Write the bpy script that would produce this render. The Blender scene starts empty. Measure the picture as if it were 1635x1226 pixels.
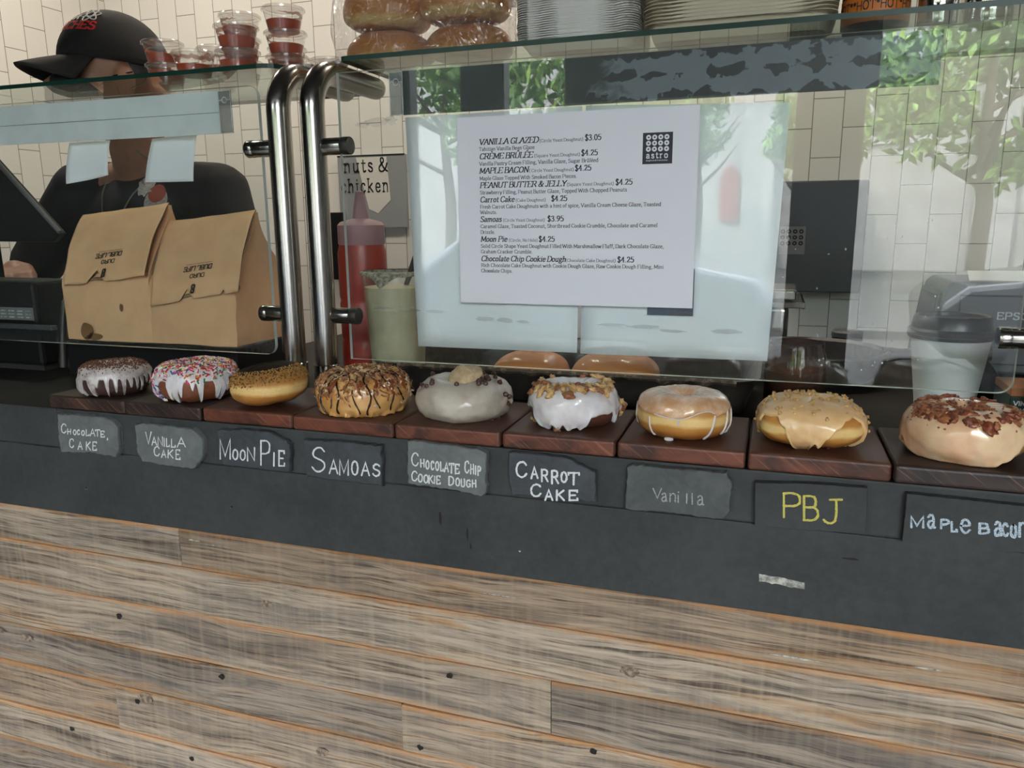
import bpy, bmesh, math, random
from mathutils import Vector, Matrix, noise

# ------------------------------------------------------------------ camera, world, lights, exposure
scene = bpy.context.scene
col = scene.collection
PI = math.pi
sin, cos, rad = math.sin, math.cos, math.radians

cam_data = bpy.data.cameras.new('camera')
cam_data.sensor_width = 36.0
cam_data.lens = 27.131
cam_data.clip_start = 0.02
cam_data.clip_end = 300
cam = bpy.data.objects.new('camera', cam_data)
col.objects.link(cam)
_r = Vector((0.94772, 0.31902, -0.00843)); _u = Vector((-0.05764, 0.19707, 0.97869)); _f = Vector((-0.31391, 0.92700, -0.20516))
cam.matrix_world = Matrix(((_r.x, _u.x, -_f.x, 0.36428), (_r.y, _u.y, -_f.y, -0.88213), (_r.z, _u.z, -_f.z, 1.29853), (0, 0, 0, 1)))
scene.camera = cam

world = bpy.data.worlds.new('sky'); scene.world = world
world.use_nodes = True
_bg = world.node_tree.nodes['Background']
_bg.inputs[0].default_value = (0.87, 0.94, 1.0, 1)
_bg.inputs[1].default_value = 7.5

sun_data = bpy.data.lights.new('sun', 'SUN'); sun_data.energy = 7.0; sun_data.angle = rad(1.0); sun_data.color = (1.0, 0.95, 0.86)
sun = bpy.data.objects.new('sun', sun_data); col.objects.link(sun)
sun.rotation_euler = (rad(-40), 0, rad(28))      # comes over the shop's roof on to the far side of the street

scene.view_settings.view_transform = 'Standard'
scene.view_settings.look = 'None'
scene.view_settings.exposure = 1.62
scene.view_settings.gamma = 1.0
scene.view_settings.use_curve_mapping = False
try:
    scene.cycles.max_bounces = 10
    scene.cycles.transparent_max_bounces = 24
    scene.cycles.sample_clamp_indirect = 6.0
    scene.cycles.caustics_reflective = False
    scene.cycles.caustics_refractive = False
except Exception:
    pass

# ------------------------------------------------------------------ helpers
def setp(o, **k):
    for a, b in k.items():
        if b is not None: o[a] = b
    return o

def tag(o, label, cat, group=None):
    return setp(o, label=label, category=cat, group=group)

def thing(name, label, cat, loc=(0, 0, 0), group=None):
    o = bpy.data.objects.new(name, None); col.objects.link(o)
    o.location = loc; o.empty_display_size = 0.02
    return tag(o, label, cat, group)

def origin_of(o):
    v = Vector((0, 0, 0))
    while o is not None:
        v += Vector(o.location); o = o.parent
    return v

class MB:
    """collects verts and faces (world metres) and links them as one mesh object"""
    def __init__(s): s.v = []; s.f = []; s.m = []; s.mat = 0
    def face(s, ids): s.f.append(tuple(ids)); s.m.append(s.mat)
    def add(s, V, F):
        n = len(s.v); s.v.extend(Vector(v) for v in V)
        for f in F: s.f.append(tuple(i + n for i in f)); s.m.append(s.mat)
    def box(s, x0, x1, y0, y1, z0, z1):
        s.add([(x0,y0,z0),(x1,y0,z0),(x1,y1,z0),(x0,y1,z0),(x0,y0,z1),(x1,y0,z1),(x1,y1,z1),(x0,y1,z1)],
              [(0,3,2,1),(4,5,6,7),(0,1,5,4),(1,2,6,5),(2,3,7,6),(3,0,4,7)])
    def grid(s, P, wrap_u=False, wrap_v=False, flip=False):
        """P[i][j] rows of points"""
        n = len(s.v); R = len(P); C = len(P[0])
        for row in P: s.v.extend(Vector(p) for p in row)
        for i in range(R if wrap_u else R - 1):
            for j in range(C if wrap_v else C - 1):
                a = n + i*C + j; b = n + i*C + (j+1) % C
                c = n + ((i+1) % R)*C + (j+1) % C; d = n + ((i+1) % R)*C + j
                s.f.append((a, d, c, b) if flip else (a, b, c, d)); s.m.append(s.mat)
    def tube(s, pts, r, n=12, cap=True):
        """round bar along pts; r is a number or a list"""
        pts = [Vector(p) for p in pts]; rows = []
        d0 = (pts[1] - pts[0]).normalized()
        a = d0.orthogonal().normalized()
        for i, p in enumerate(pts):
            d = (pts[min(i+1, len(pts)-1)] - pts[max(i-1, 0)]).normalized()
            a = (a - d * a.dot(d)).normalized(); b = d.cross(a)
            rr = r[i] if isinstance(r, (list, tuple)) else r
            rows.append([p + (a*cos(2*PI*k/n) + b*sin(2*PI*k/n)) * rr for k in range(n)])
        base = len(s.v); s.grid(rows, wrap_v=True)
        if cap:
            s.face(range(base + n - 1, base - 1, -1))
            e = base + n * (len(rows) - 1); s.face(range(e, e + n))
    def lathe(s, prof, c=(0, 0, 0), n=40, axis='z'):
        rows = []
        for (r, h) in prof:
            row = []
            for k in range(n):
                a = 2*PI*k/n
                if axis == 'z': row.append(Vector((c[0] + r*cos(a), c[1] + r*sin(a), c[2] + h)))
                else: row.append(Vector((c[0] + h, c[1] + r*cos(a), c[2] + r*sin(a))))
            rows.append(row)
        s.grid(rows, wrap_v=True)
    def prism(s, poly, y0, y1):
        """poly in (x, z) extruded from y0 (front) to y1"""
        n = len(poly)
        V = [(p[0], y0, p[1]) for p in poly] + [(p[0], y1, p[1]) for p in poly]
        F = [tuple(range(n)), tuple(range(2*n-1, n-1, -1))] + [(i, i+n, (i+1) % n + n, (i+1) % n) for i in range(n)]
        s.add(V, F)
    def prism_z(s, poly, z0, z1):
        n = len(poly)
        V = [(p[0], p[1], z0) for p in poly] + [(p[0], p[1], z1) for p in poly]
        F = [tuple(range(n-1, -1, -1)), tuple(range(n, 2*n))] + [(i, (i+1) % n, (i+1) % n + n, i+n) for i in range(n)]
        s.add(V, F)
    def build(s, name, mats, parent=None, smooth=False, bevel=0.0, seg=2, sharp=40, fix=False):
        if not isinstance(mats, (list, tuple)): mats = [mats]
        if parent is not None: o0 = origin_of(parent)
        else:
            xs = [v.x for v in s.v]; ys = [v.y for v in s.v]; zs = [v.z for v in s.v]
            o0 = Vector(((min(xs)+max(xs))/2, (min(ys)+max(ys))/2, min(zs)))
        me = bpy.data.meshes.new(name)
        me.from_pydata([v - o0 for v in s.v], [], s.f)
        for m in mats: me.materials.append(m)
        me.polygons.foreach_set('material_index', s.m)
        if fix:
            bm = bmesh.new(); bm.from_mesh(me); bmesh.ops.recalc_face_normals(bm, faces=bm.faces); bm.to_mesh(me); bm.free()
        if smooth:
            me.polygons.foreach_set('use_smooth', [True]*len(s.f))
            if sharp: me.set_sharp_from_angle(angle=rad(sharp))
        me.update()
        o = bpy.data.objects.new(name, me); col.objects.link(o)
        if parent is not None: o.parent = parent
        else: o.location = o0
        if bevel:
            b = o.modifiers.new('bevel', 'BEVEL'); b.width = bevel; b.segments = seg; b.limit_method = 'ANGLE'; b.angle_limit = rad(35)
        return o

def struct(o): o['kind'] = 'structure'; return o
def stuff(o): o['kind'] = 'stuff'; return o

def smooth_line(pts, n=5):
    """Catmull-Rom through pts (tuples of any length)"""
    if len(pts) < 3: return list(pts)
    out = []
    for i in range(len(pts) - 1):
        p0 = pts[max(i-1, 0)]; p1 = pts[i]; p2 = pts[i+1]; p3 = pts[min(i+2, len(pts)-1)]
        for k in range(n):
            t = k / n
            out.append(tuple(0.5*((2*b) + (-a+c)*t + (2*a-5*b+4*c-d)*t*t + (-a+3*b-3*c+d)*t**3) for a, b, c, d in zip(p0, p1, p2, p3)))
    out.append(tuple(pts[-1])); return out

def rrect(x0, x1, z0, z1, r, n=6, corners=(1, 1, 1, 1)):
    """rounded rectangle; corners bl, br, tr, tl"""
    P = []
    for (cx, cz, a0, on, px, pz) in ((x0+r, z0+r, 180, corners[0], x0, z0), (x1-r, z0+r, 270, corners[1], x1, z0), (x1-r, z1-r, 0, corners[2], x1, z1), (x0+r, z1-r, 90, corners[3], x0, z1)):
        if on: P += [(cx + r*cos(rad(a0 + 90*k/n)), cz + r*sin(rad(a0 + 90*k/n))) for k in range(n+1)]
        else: P.append((px, pz))
    return P

# ------------------------------------------------------------------ materials
def nodes_of(name):
    m = bpy.data.materials.new(name); m.use_nodes = True
    nt = m.node_tree; b = nt.nodes['Principled BSDF']
    return m, nt, b

def N(nt, kind, **props):
    n = nt.nodes.new(kind)
    for k, v in props.items(): setattr(n, k, v)
    return n

def rgba(c): return (c[0], c[1], c[2], 1.0)

def ramp(nt, fac, stops, interp='LINEAR'):
    r = N(nt, 'ShaderNodeValToRGB'); r.color_ramp.interpolation = interp
    el = r.color_ramp.elements
    while len(el) > 1: el.remove(el[-1])
    el[0].position = stops[0][0]; el[0].color = rgba(stops[0][1])
    for p, c in stops[1:]:
        e = el.new(p); e.color = rgba(c)
    nt.links.new(fac, r.inputs['Fac']); return r.outputs['Color']

def noise_tex(nt, scale=10, detail=4, rough=0.55, vec=None, dist=0.0):
    n = N(nt, 'ShaderNodeTexNoise'); n.inputs['Scale'].default_value = scale; n.inputs['Detail'].default_value = detail
    n.inputs['Roughness'].default_value = rough; n.inputs['Distortion'].default_value = dist
    if vec is not None: nt.links.new(vec, n.inputs['Vector'])
    return n.outputs['Fac']

def coord(nt, which='Object', scale=None, rot=None, loc=None):
    c = N(nt, 'ShaderNodeTexCoord'); out = c.outputs[which]
    if scale is not None or rot is not None or loc is not None:
        m = N(nt, 'ShaderNodeMapping')
        if scale is not None: m.inputs['Scale'].default_value = scale
        if rot is not None: m.inputs['Rotation'].default_value = rot
        if loc is not None: m.inputs['Location'].default_value = loc
        nt.links.new(out, m.inputs['Vector']); out = m.outputs['Vector']
    return out

def mixc(nt, fac, a, b, mode='MIX'):
    m = N(nt, 'ShaderNodeMix', data_type='RGBA', blend_type=mode)
    for s, v in ((m.inputs[0], fac), (m.inputs[6], a), (m.inputs[7], b)):
        if isinstance(v, (int, float)): s.default_value = v
        elif isinstance(v, tuple): s.default_value = rgba(v)
        else: nt.links.new(v, s)
    return m.outputs[2]

def mathn(nt, op, a, b=None, clamp=False):
    m = N(nt, 'ShaderNodeMath', operation=op, use_clamp=clamp)
    for i, v in enumerate((a, b)):
        if v is None: continue
        if isinstance(v, (int, float)): m.inputs[i].default_value = v
        else: nt.links.new(v, m.inputs[i])
    return m.outputs[0]

def bump(nt, b, h, strength=0.3, dist=0.001):
    n = N(nt, 'ShaderNodeBump'); n.inputs['Strength'].default_value = strength; n.inputs['Distance'].default_value = dist
    nt.links.new(h, n.inputs['Height']); nt.links.new(n.outputs['Normal'], b.inputs['Normal']); return n

def M(name, c, rough=0.5, metal=0.0, c2=None, scale=20.0, lo=0.4, hi=0.6, bmp=None, spec=None, coat=None, sss=None, alpha=None, stretch=None, coordk='Object'):
    m, nt, b = nodes_of(name)
    b.inputs['Base Color'].default_value = rgba(c); b.inputs['Roughness'].default_value = rough; b.inputs['Metallic'].default_value = metal
    if spec is not None: b.inputs['Specular IOR Level'].default_value = spec
    if coat is not None: b.inputs['Coat Weight'].default_value = coat; b.inputs['Coat Roughness'].default_value = 0.12
    if sss is not None:
        b.inputs['Subsurface Weight'].default_value = sss; b.inputs['Subsurface Radius'].default_value = (0.004, 0.002, 0.001); b.inputs['Subsurface Scale'].default_value = 1.0
    if alpha is not None: b.inputs['Alpha'].default_value = alpha
    v = coord(nt, coordk, scale=stretch)
    if c2 is not None:
        nt.links.new(ramp(nt, noise_tex(nt, scale, 5, 0.6, v), [(lo, c), (hi, c2)]), b.inputs['Base Color'])
    if bmp is not None:
        bump(nt, b, noise_tex(nt, bmp[0], 4, 0.6, v), bmp[1], bmp[2] if len(bmp) > 2 else 0.001)
    return m

def emit(name, c, s):
    m, nt, b = nodes_of(name)
    b.inputs['Base Color'].default_value = rgba(c); b.inputs['Emission Color'].default_value = rgba(c); b.inputs['Emission Strength'].default_value = s
    return m

def glass_mat(name, tint=(1, 1, 1), f0=0.04, rough=0.0, haze=0.0, hazec=(0.8, 0.85, 0.85), bmp=None):
    """thin clear sheet: lets light straight through and mirrors by a Schlick law"""
    m = bpy.data.materials.new(name); m.use_nodes = True; nt = m.node_tree
    nt.nodes.remove(nt.nodes['Principled BSDF']); out = nt.nodes['Material Output']
    tr = N(nt, 'ShaderNodeBsdfTransparent'); tr.inputs[0].default_value = rgba(tint)
    gl = N(nt, 'ShaderNodeBsdfGlossy'); gl.inputs['Roughness'].default_value = rough; gl.inputs['Color'].default_value = (1, 1, 1, 1)
    lw = N(nt, 'ShaderNodeLayerWeight'); lw.inputs['Blend'].default_value = 0.5
    p = mathn(nt, 'POWER', lw.outputs['Facing'], 5.0)
    f = mathn(nt, 'MULTIPLY_ADD', p, 1 - f0); nt.nodes[-1].inputs[2].default_value = f0
    mx = N(nt, 'ShaderNodeMixShader'); nt.links.new(f, mx.inputs[0])
    base = tr.outputs[0]
    if haze:
        df = N(nt, 'ShaderNodeBsdfDiffuse'); df.inputs[0].default_value = rgba(hazec)
        m2 = N(nt, 'ShaderNodeMixShader')
        nz = noise_tex(nt, 9, 5, 0.6, coord(nt))
        nt.links.new(mathn(nt, 'MULTIPLY', nz, haze * 2), m2.inputs[0])
        nt.links.new(tr.outputs[0], m2.inputs[1]); nt.links.new(df.outputs[0], m2.inputs[2]); base = m2.outputs[0]
    if bmp is not None:
        bn = N(nt, 'ShaderNodeBump'); bn.inputs['Strength'].default_value = bmp[1]; bn.inputs['Distance'].default_value = bmp[2]
        nt.links.new(noise_tex(nt, bmp[0], 2, 0.5, coord(nt), 1.5), bn.inputs['Height']); nt.links.new(bn.outputs[0], gl.inputs['Normal'])
    nt.links.new(base, mx.inputs[1]); nt.links.new(gl.outputs[0], mx.inputs[2]); nt.links.new(mx.outputs[0], out.inputs['Surface'])
    return m

def mat_tile():
    m, nt, b = nodes_of('white_tile')
    c = N(nt, 'ShaderNodeTexCoord')
    sp = N(nt, 'ShaderNodeSeparateXYZ'); nt.links.new(c.outputs['Object'], sp.inputs[0])
    geo = N(nt, 'ShaderNodeNewGeometry'); sn = N(nt, 'ShaderNodeSeparateXYZ'); nt.links.new(geo.outputs['True Normal'], sn.inputs[0])
    side = mathn(nt, 'GREATER_THAN', mathn(nt, 'ABSOLUTE', sn.outputs[0]), 0.5)
    across = mathn(nt, 'ADD', mathn(nt, 'MULTIPLY', sp.outputs[0], mathn(nt, 'SUBTRACT', 1.0, side)), mathn(nt, 'MULTIPLY', sp.outputs[1], side))
    cb = N(nt, 'ShaderNodeCombineXYZ'); nt.links.new(mathn(nt, 'ADD', sp.outputs[2], 0.062), cb.inputs[0]); nt.links.new(mathn(nt, 'ADD', across, 0.021), cb.inputs[1])
    br = N(nt, 'ShaderNodeTexBrick'); br.offset = 0.5; br.offset_frequency = 2
    nt.links.new(cb.outputs[0], br.inputs['Vector'])
    br.inputs['Scale'].default_value = 1.0; br.inputs['Brick Width'].default_value = 0.1524; br.inputs['Row Height'].default_value = 0.0762
    br.inputs['Mortar Size'].default_value = 0.0013; br.inputs['Mortar Smooth'].default_value = 0.3; br.inputs['Bias'].default_value = 0.0
    br.inputs['Color1'].default_value = (0.76, 0.745, 0.70, 1); br.inputs['Color2'].default_value = (0.72, 0.705, 0.66, 1); br.inputs['Mortar'].default_value = (0.22, 0.20, 0.17, 1)
    nt.links.new(br.outputs['Color'], b.inputs['Base Color'])
    b.inputs['Roughness'].default_value = 0.22
    bump(nt, b, mathn(nt, 'SUBTRACT', mathn(nt, 'MULTIPLY', noise_tex(nt, 9, 1, 0.5, c.outputs['Object']), 0.35), br.outputs['Fac']), 0.5, 0.0012)
    return m

def mat_plank():
    m, nt, b = nodes_of('weathered_barn_wood')
    at = N(nt, 'ShaderNodeAttribute'); at.attribute_name = 'seed'
    ac = N(nt, 'ShaderNodeAttribute'); ac.attribute_name = 'across'
    c = N(nt, 'ShaderNodeTexCoord')
    off = N(nt, 'ShaderNodeCombineXYZ'); nt.links.new(mathn(nt, 'MULTIPLY', at.outputs['Fac'], 17.0), off.inputs[0]); nt.links.new(mathn(nt, 'MULTIPLY', at.outputs['Fac'], 5.0), off.inputs[1])
    va = N(nt, 'ShaderNodeVectorMath', operation='ADD'); nt.links.new(c.outputs['Object'], va.inputs[0]); nt.links.new(off.outputs[0], va.inputs[1])
    def mp(s):
        k = N(nt, 'ShaderNodeMapping'); k.inputs['Scale'].default_value = s; nt.links.new(va.outputs[0], k.inputs['Vector']); return k.outputs['Vector']
    wz = N(nt, 'ShaderNodeCombineXYZ'); nt.links.new(mathn(nt, 'MULTIPLY', mathn(nt, 'SUBTRACT', noise_tex(nt, 1.0, 3, 0.5, mp((3.2, 3, 10)), 0.4), 0.5), 0.034), wz.inputs[2])
    wv = N(nt, 'ShaderNodeVectorMath', operation='ADD'); nt.links.new(va.outputs[0], wv.inputs[0]); nt.links.new(wz.outputs[0], wv.inputs[1])
    def mw(s):
        k = N(nt, 'ShaderNodeMapping'); k.inputs['Scale'].default_value = s; nt.links.new(wv.outputs[0], k.inputs['Vector']); return k.outputs['Vector']
    grain = noise_tex(nt, 1.0, 6, 0.7, mw((8, 30, 270)), 0.3)            # fine lengthwise fibres
    lines = noise_tex(nt, 1.0, 4, 0.65, mw((3.5, 20, 120)), 0.2)         # open dark checks between growth rings
    broad = noise_tex(nt, 1.0, 5, 0.6, mw((2.2, 8, 30)), 0.8)            # long grey and brown bands
    patch = noise_tex(nt, 1.0, 6, 0.72, mw((6, 4, 34)), 0.6)
    saw = noise_tex(nt, 1.0, 2, 0.5, mp((150, 10, 5)), 0.0)              # faint upright saw marks
    base = ramp(nt, broad, [(0.30, (0.13, 0.105, 0.085)), (0.43, (0.25, 0.21, 0.17)), (0.55, (0.36, 0.31, 0.255)), (0.70, (0.33, 0.20, 0.10))])
    base = mixc(nt, 0.8, base, ramp(nt, grain, [(0.38, (0.14, 0.125, 0.115)), (0.50, (0.74, 0.72, 0.70)), (0.64, (1.0, 0.97, 0.93))]), 'MULTIPLY')
    base = mixc(nt, mathn(nt, 'MULTIPLY', ramp(nt, patch, [(0.48, (0, 0, 0)), (0.64, (1, 1, 1))]), 0.66), base, (0.10, 0.092, 0.088))
    base = mixc(nt, mathn(nt, 'MULTIPLY', ramp(nt, lines, [(0.345, (1, 1, 1)), (0.41, (0, 0, 0))]), 0.85), base, (0.035, 0.027, 0.022))
    e = mathn(nt, 'ABSOLUTE', mathn(nt, 'SUBTRACT', ac.outputs['Fac'], 0.5))
    e = mathn(nt, 'ADD', e, mathn(nt, 'MULTIPLY', mathn(nt, 'SUBTRACT', patch, 0.5), 0.42))
    base = mixc(nt, mathn(nt, 'MULTIPLY', ramp(nt, e, [(0.42, (0, 0, 0)), (0.52, (1, 1, 1))]), 0.62), base, (0.44, 0.22, 0.08))
    base = mixc(nt, mathn(nt, 'MULTIPLY', ramp(nt, saw, [(0.45, (0, 0, 0)), (0.75, (1, 1, 1))]), 0.28), base, (0.33, 0.275, 0.20))
    tint = ramp(nt, at.outputs['Fac'], [(0.0, (1.0, 0.95, 0.95)), (0.5, (1.5, 1.4, 1.34)), (1.0, (1.25, 1.07, 0.94))])
    nt.links.new(mixc(nt, 1.0, base, tint, 'MULTIPLY'), b.inputs['Base Color'])
    b.inputs['Roughness'].default_value = 0.75; b.inputs['Specular IOR Level'].default_value = 0.25
    bump(nt, b, mathn(nt, 'ADD', grain, mathn(nt, 'MULTIPLY', lines, 1.2)), 0.5, 0.0018)
    return m

def mat_board(name, a, bcol, endc):
    """oiled hardwood: long grain on top, sawn end grain with slanting blade marks on the front"""
    m, nt, b = nodes_of(name)
    info = N(nt, 'ShaderNodeObjectInfo')
    c = N(nt, 'ShaderNodeTexCoord')
    off = N(nt, 'ShaderNodeCombineXYZ'); nt.links.new(mathn(nt, 'MULTIPLY', info.outputs['Random'], 9.0), off.inputs[0])
    va = N(nt, 'ShaderNodeVectorMath', operation='ADD'); nt.links.new(c.outputs['Object'], va.inputs[0]); nt.links.new(off.outputs[0], va.inputs[1])
    def mp(s, r=(0, 0, 0)):
        k = N(nt, 'ShaderNodeMapping'); k.inputs['Scale'].default_value = s; k.inputs['Rotation'].default_value = r; nt.links.new(va.outputs[0], k.inputs['Vector']); return k.outputs['Vector']
    topg = noise_tex(nt, 1.0, 6, 0.6, mp((70, 7, 60)), 0.8)
    topc = ramp(nt, topg, [(0.3, a), (0.7, bcol)])
    blotch = noise_tex(nt, 1.0, 3, 0.5, mp((22, 22, 40)), 0.7)
    endb = ramp(nt, blotch, [(0.36, tuple(v*0.32 for v in endc)), (0.56, endc), (0.7, tuple(min(1, v*1.25) for v in endc))])
    ang = N(nt, 'ShaderNodeMapping'); ang.inputs['Rotation'].default_value = (0, rad(52), 0)
    nt.links.new(va.outputs[0], ang.inputs['Vector'])
    k2 = N(nt, 'ShaderNodeMapping'); k2.inputs['Scale'].default_value = (330, 1, 9); nt.links.new(ang.outputs[0], k2.inputs['Vector'])
    marks = noise_tex(nt, 1.0, 3, 0.75, k2.outputs[0])
    endc2 = mixc(nt, mathn(nt, 'MULTIPLY', ramp(nt, marks, [(0.56, (0, 0, 0)), (0.66, (1, 1, 1))]), 0.36), endb, (0.36, 0.17, 0.10))
    geo = N(nt, 'ShaderNodeNewGeometry'); sn = N(nt, 'ShaderNodeSeparateXYZ'); nt.links.new(geo.outputs['True Normal'], sn.inputs[0])
    front = mathn(nt, 'GREATER_THAN', mathn(nt, 'MULTIPLY', sn.outputs[1], -1.0), 0.75)
    nt.links.new(mixc(nt, front, topc, endc2), b.inputs['Base Color'])
    b.inputs['Roughness'].default_value = 0.5
    bump(nt, b, topg, 0.15, 0.0006)
    return m

def mat_dough(name, dark, mid, pale, lo=0.40, hi=0.56, coat=0.0):
    """fried dough: brown crust above and below, a pale belt round the middle"""
    m, nt, b = nodes_of(name)
    g = N(nt, 'ShaderNodeTexCoord'); sp = N(nt, 'ShaderNodeSeparateXYZ'); nt.links.new(g.outputs['Generated'], sp.inputs[0])
    nz = noise_tex(nt, 40, 4, 0.6, g.outputs['Object'])
    z = mathn(nt, 'ADD', sp.outputs[2], mathn(nt, 'MULTIPLY', mathn(nt, 'SUBTRACT', nz, 0.5), 0.16))
    w = (hi - lo)
    cc = ramp(nt, z, [(0.0, dark), (max(0.04, lo - 0.22), tuple(d*0.55 + q*0.45 for d, q in zip(dark, mid))), (lo - 0.06, mid), (lo + 0.02, pale), (hi - 0.02, pale), (hi + 0.07, mid), (min(0.98, hi + 0.30), tuple(d*0.5 + q*0.5 for d, q in zip(dark, mid))), (1.0, dark)])
    fine = noise_tex(nt, 220, 3, 0.6, g.outputs['Object'])
    nt.links.new(mixc(nt, mathn(nt, 'MULTIPLY', fine, 0.35), cc, mixc(nt, 1.0, cc, (0.72, 0.62, 0.5), 'MULTIPLY')), b.inputs['Base Color'])
    b.inputs['Roughness'].default_value = 0.55
    b.inputs['Coat Weight'].default_value = coat; b.inputs['Coat Roughness'].default_value = 0.2
    b.inputs['Subsurface Weight'].default_value = 0.12; b.inputs['Subsurface Radius'].default_value = (0.006, 0.003, 0.0015); b.inputs['Subsurface Scale'].default_value = 0.6
    bump(nt, b, mathn(nt, 'ADD', nz, mathn(nt, 'MULTIPLY', fine, 0.4)), 0.25, 0.0012)
    return m

def mat_slate(name, c, c2):
    m, nt, b = nodes_of(name)
    v = coord(nt)
    n1 = noise_tex(nt, 45, 6, 0.65, v, 0.6); n2 = noise_tex(nt, 16, 3, 0.5, v, 1.5)
    nt.links.new(ramp(nt, n1, [(0.3, c), (0.7, c2)]), b.inputs['Base Color'])
    b.inputs['Roughness'].default_value = 0.62
    bump(nt, b, mathn(nt, 'ADD', n1, n2), 0.5, 0.0012)
    return m

def mat_black_panel():
    m, nt, b = nodes_of('black_panel')
    v = coord(nt)
    n1 = noise_tex(nt, 7, 6, 0.65, v); n2 = noise_tex(nt, 90, 4, 0.7, v)
    nt.links.new(ramp(nt, mathn(nt, 'ADD', mathn(nt, 'MULTIPLY', n1, 0.7), mathn(nt, 'MULTIPLY', n2, 0.3)), [(0.36, (0.038, 0.039, 0.039)), (0.64, (0.064, 0.066, 0.066))]), b.inputs['Base Color'])
    b.inputs['Roughness'].default_value = 0.6; b.inputs['Specular IOR Level'].default_value = 0.18
    bump(nt, b, n2, 0.08, 0.0005)
    return m

def mat_film():
    """black adhesive film gone to grey blisters, clear and dark at its left end"""
    m, nt, b = nodes_of('blistered_black_film')
    c = N(nt, 'ShaderNodeTexCoord'); sp = N(nt, 'ShaderNodeSeparateXYZ'); nt.links.new(c.outputs['Object'], sp.inputs[0])
    g = N(nt, 'ShaderNodeSeparateXYZ'); nt.links.new(c.outputs['Generated'], g.inputs[0])
    nz = noise_tex(nt, 48, 3, 0.5, c.outputs['Object'], 0.4)
    # distance from the nearest of three lines along the strip: bottom, middle, top
    z = g.outputs[2]
    d = mathn(nt, 'MINIMUM', mathn(nt, 'MINIMUM', z, mathn(nt, 'SUBTRACT', 1.0, z)), mathn(nt, 'ADD', mathn(nt, 'ABSOLUTE', mathn(nt, 'SUBTRACT', z, 0.52)), 0.04))
    k = mathn(nt, 'SUBTRACT', mathn(nt, 'MULTIPLY', d, 1.5), mathn(nt, 'MULTIPLY', mathn(nt, 'SUBTRACT', nz, 0.42), 1.3))
    grey = ramp(nt, k, [(0.02, (0.008, 0.009, 0.014)), (0.05, (0.15, 0.165, 0.195))])
    right = ramp(nt, mathn(nt, 'ADD', g.outputs[0], mathn(nt, 'MULTIPLY', mathn(nt, 'SUBTRACT', nz, 0.5), 0.25)), [(0.40, (0, 0, 0)), (0.46, (1, 1, 1))])
    nt.links.new(mixc(nt, right, (0.018, 0.022, 0.024), grey), b.inputs['Base Color'])
    b.inputs['Roughness'].default_value = 0.35
    return m

def mat_kraft():
    m, nt, b = nodes_of('kraft_paper')
    v = coord(nt)
    n1 = noise_tex(nt, 14, 5, 0.6, v); n2 = noise_tex(nt, 1.0, 4, 0.6, coord(nt, scale=(400, 400, 60)))
    base = ramp(nt, n1, [(0.3, (0.66, 0.385, 0.20)), (0.7, (0.82, 0.51, 0.28))])
    nt.links.new(mixc(nt, mathn(nt, 'MULTIPLY', n2, 0.25), base, (0.52, 0.34, 0.19)), b.inputs['Base Color'])
    b.inputs['Roughness'].default_value = 0.8; b.inputs['Specular IOR Level'].default_value = 0.2
    bump(nt, b, n1, 0.35, 0.003)
    return m

def mat_leaf():
    m, nt, b = nodes_of('leaf_green')
    info = N(nt, 'ShaderNodeNewGeometry')
    nt.links.new(ramp(nt, info.outputs['Random Per Island'], [(0.0, (0.03, 0.08, 0.015)), (0.6, (0.10, 0.20, 0.04)), (1.0, (0.22, 0.34, 0.07))]), b.inputs['Base Color'])
    b.inputs['Roughness'].default_value = 0.55
    return m

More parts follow.
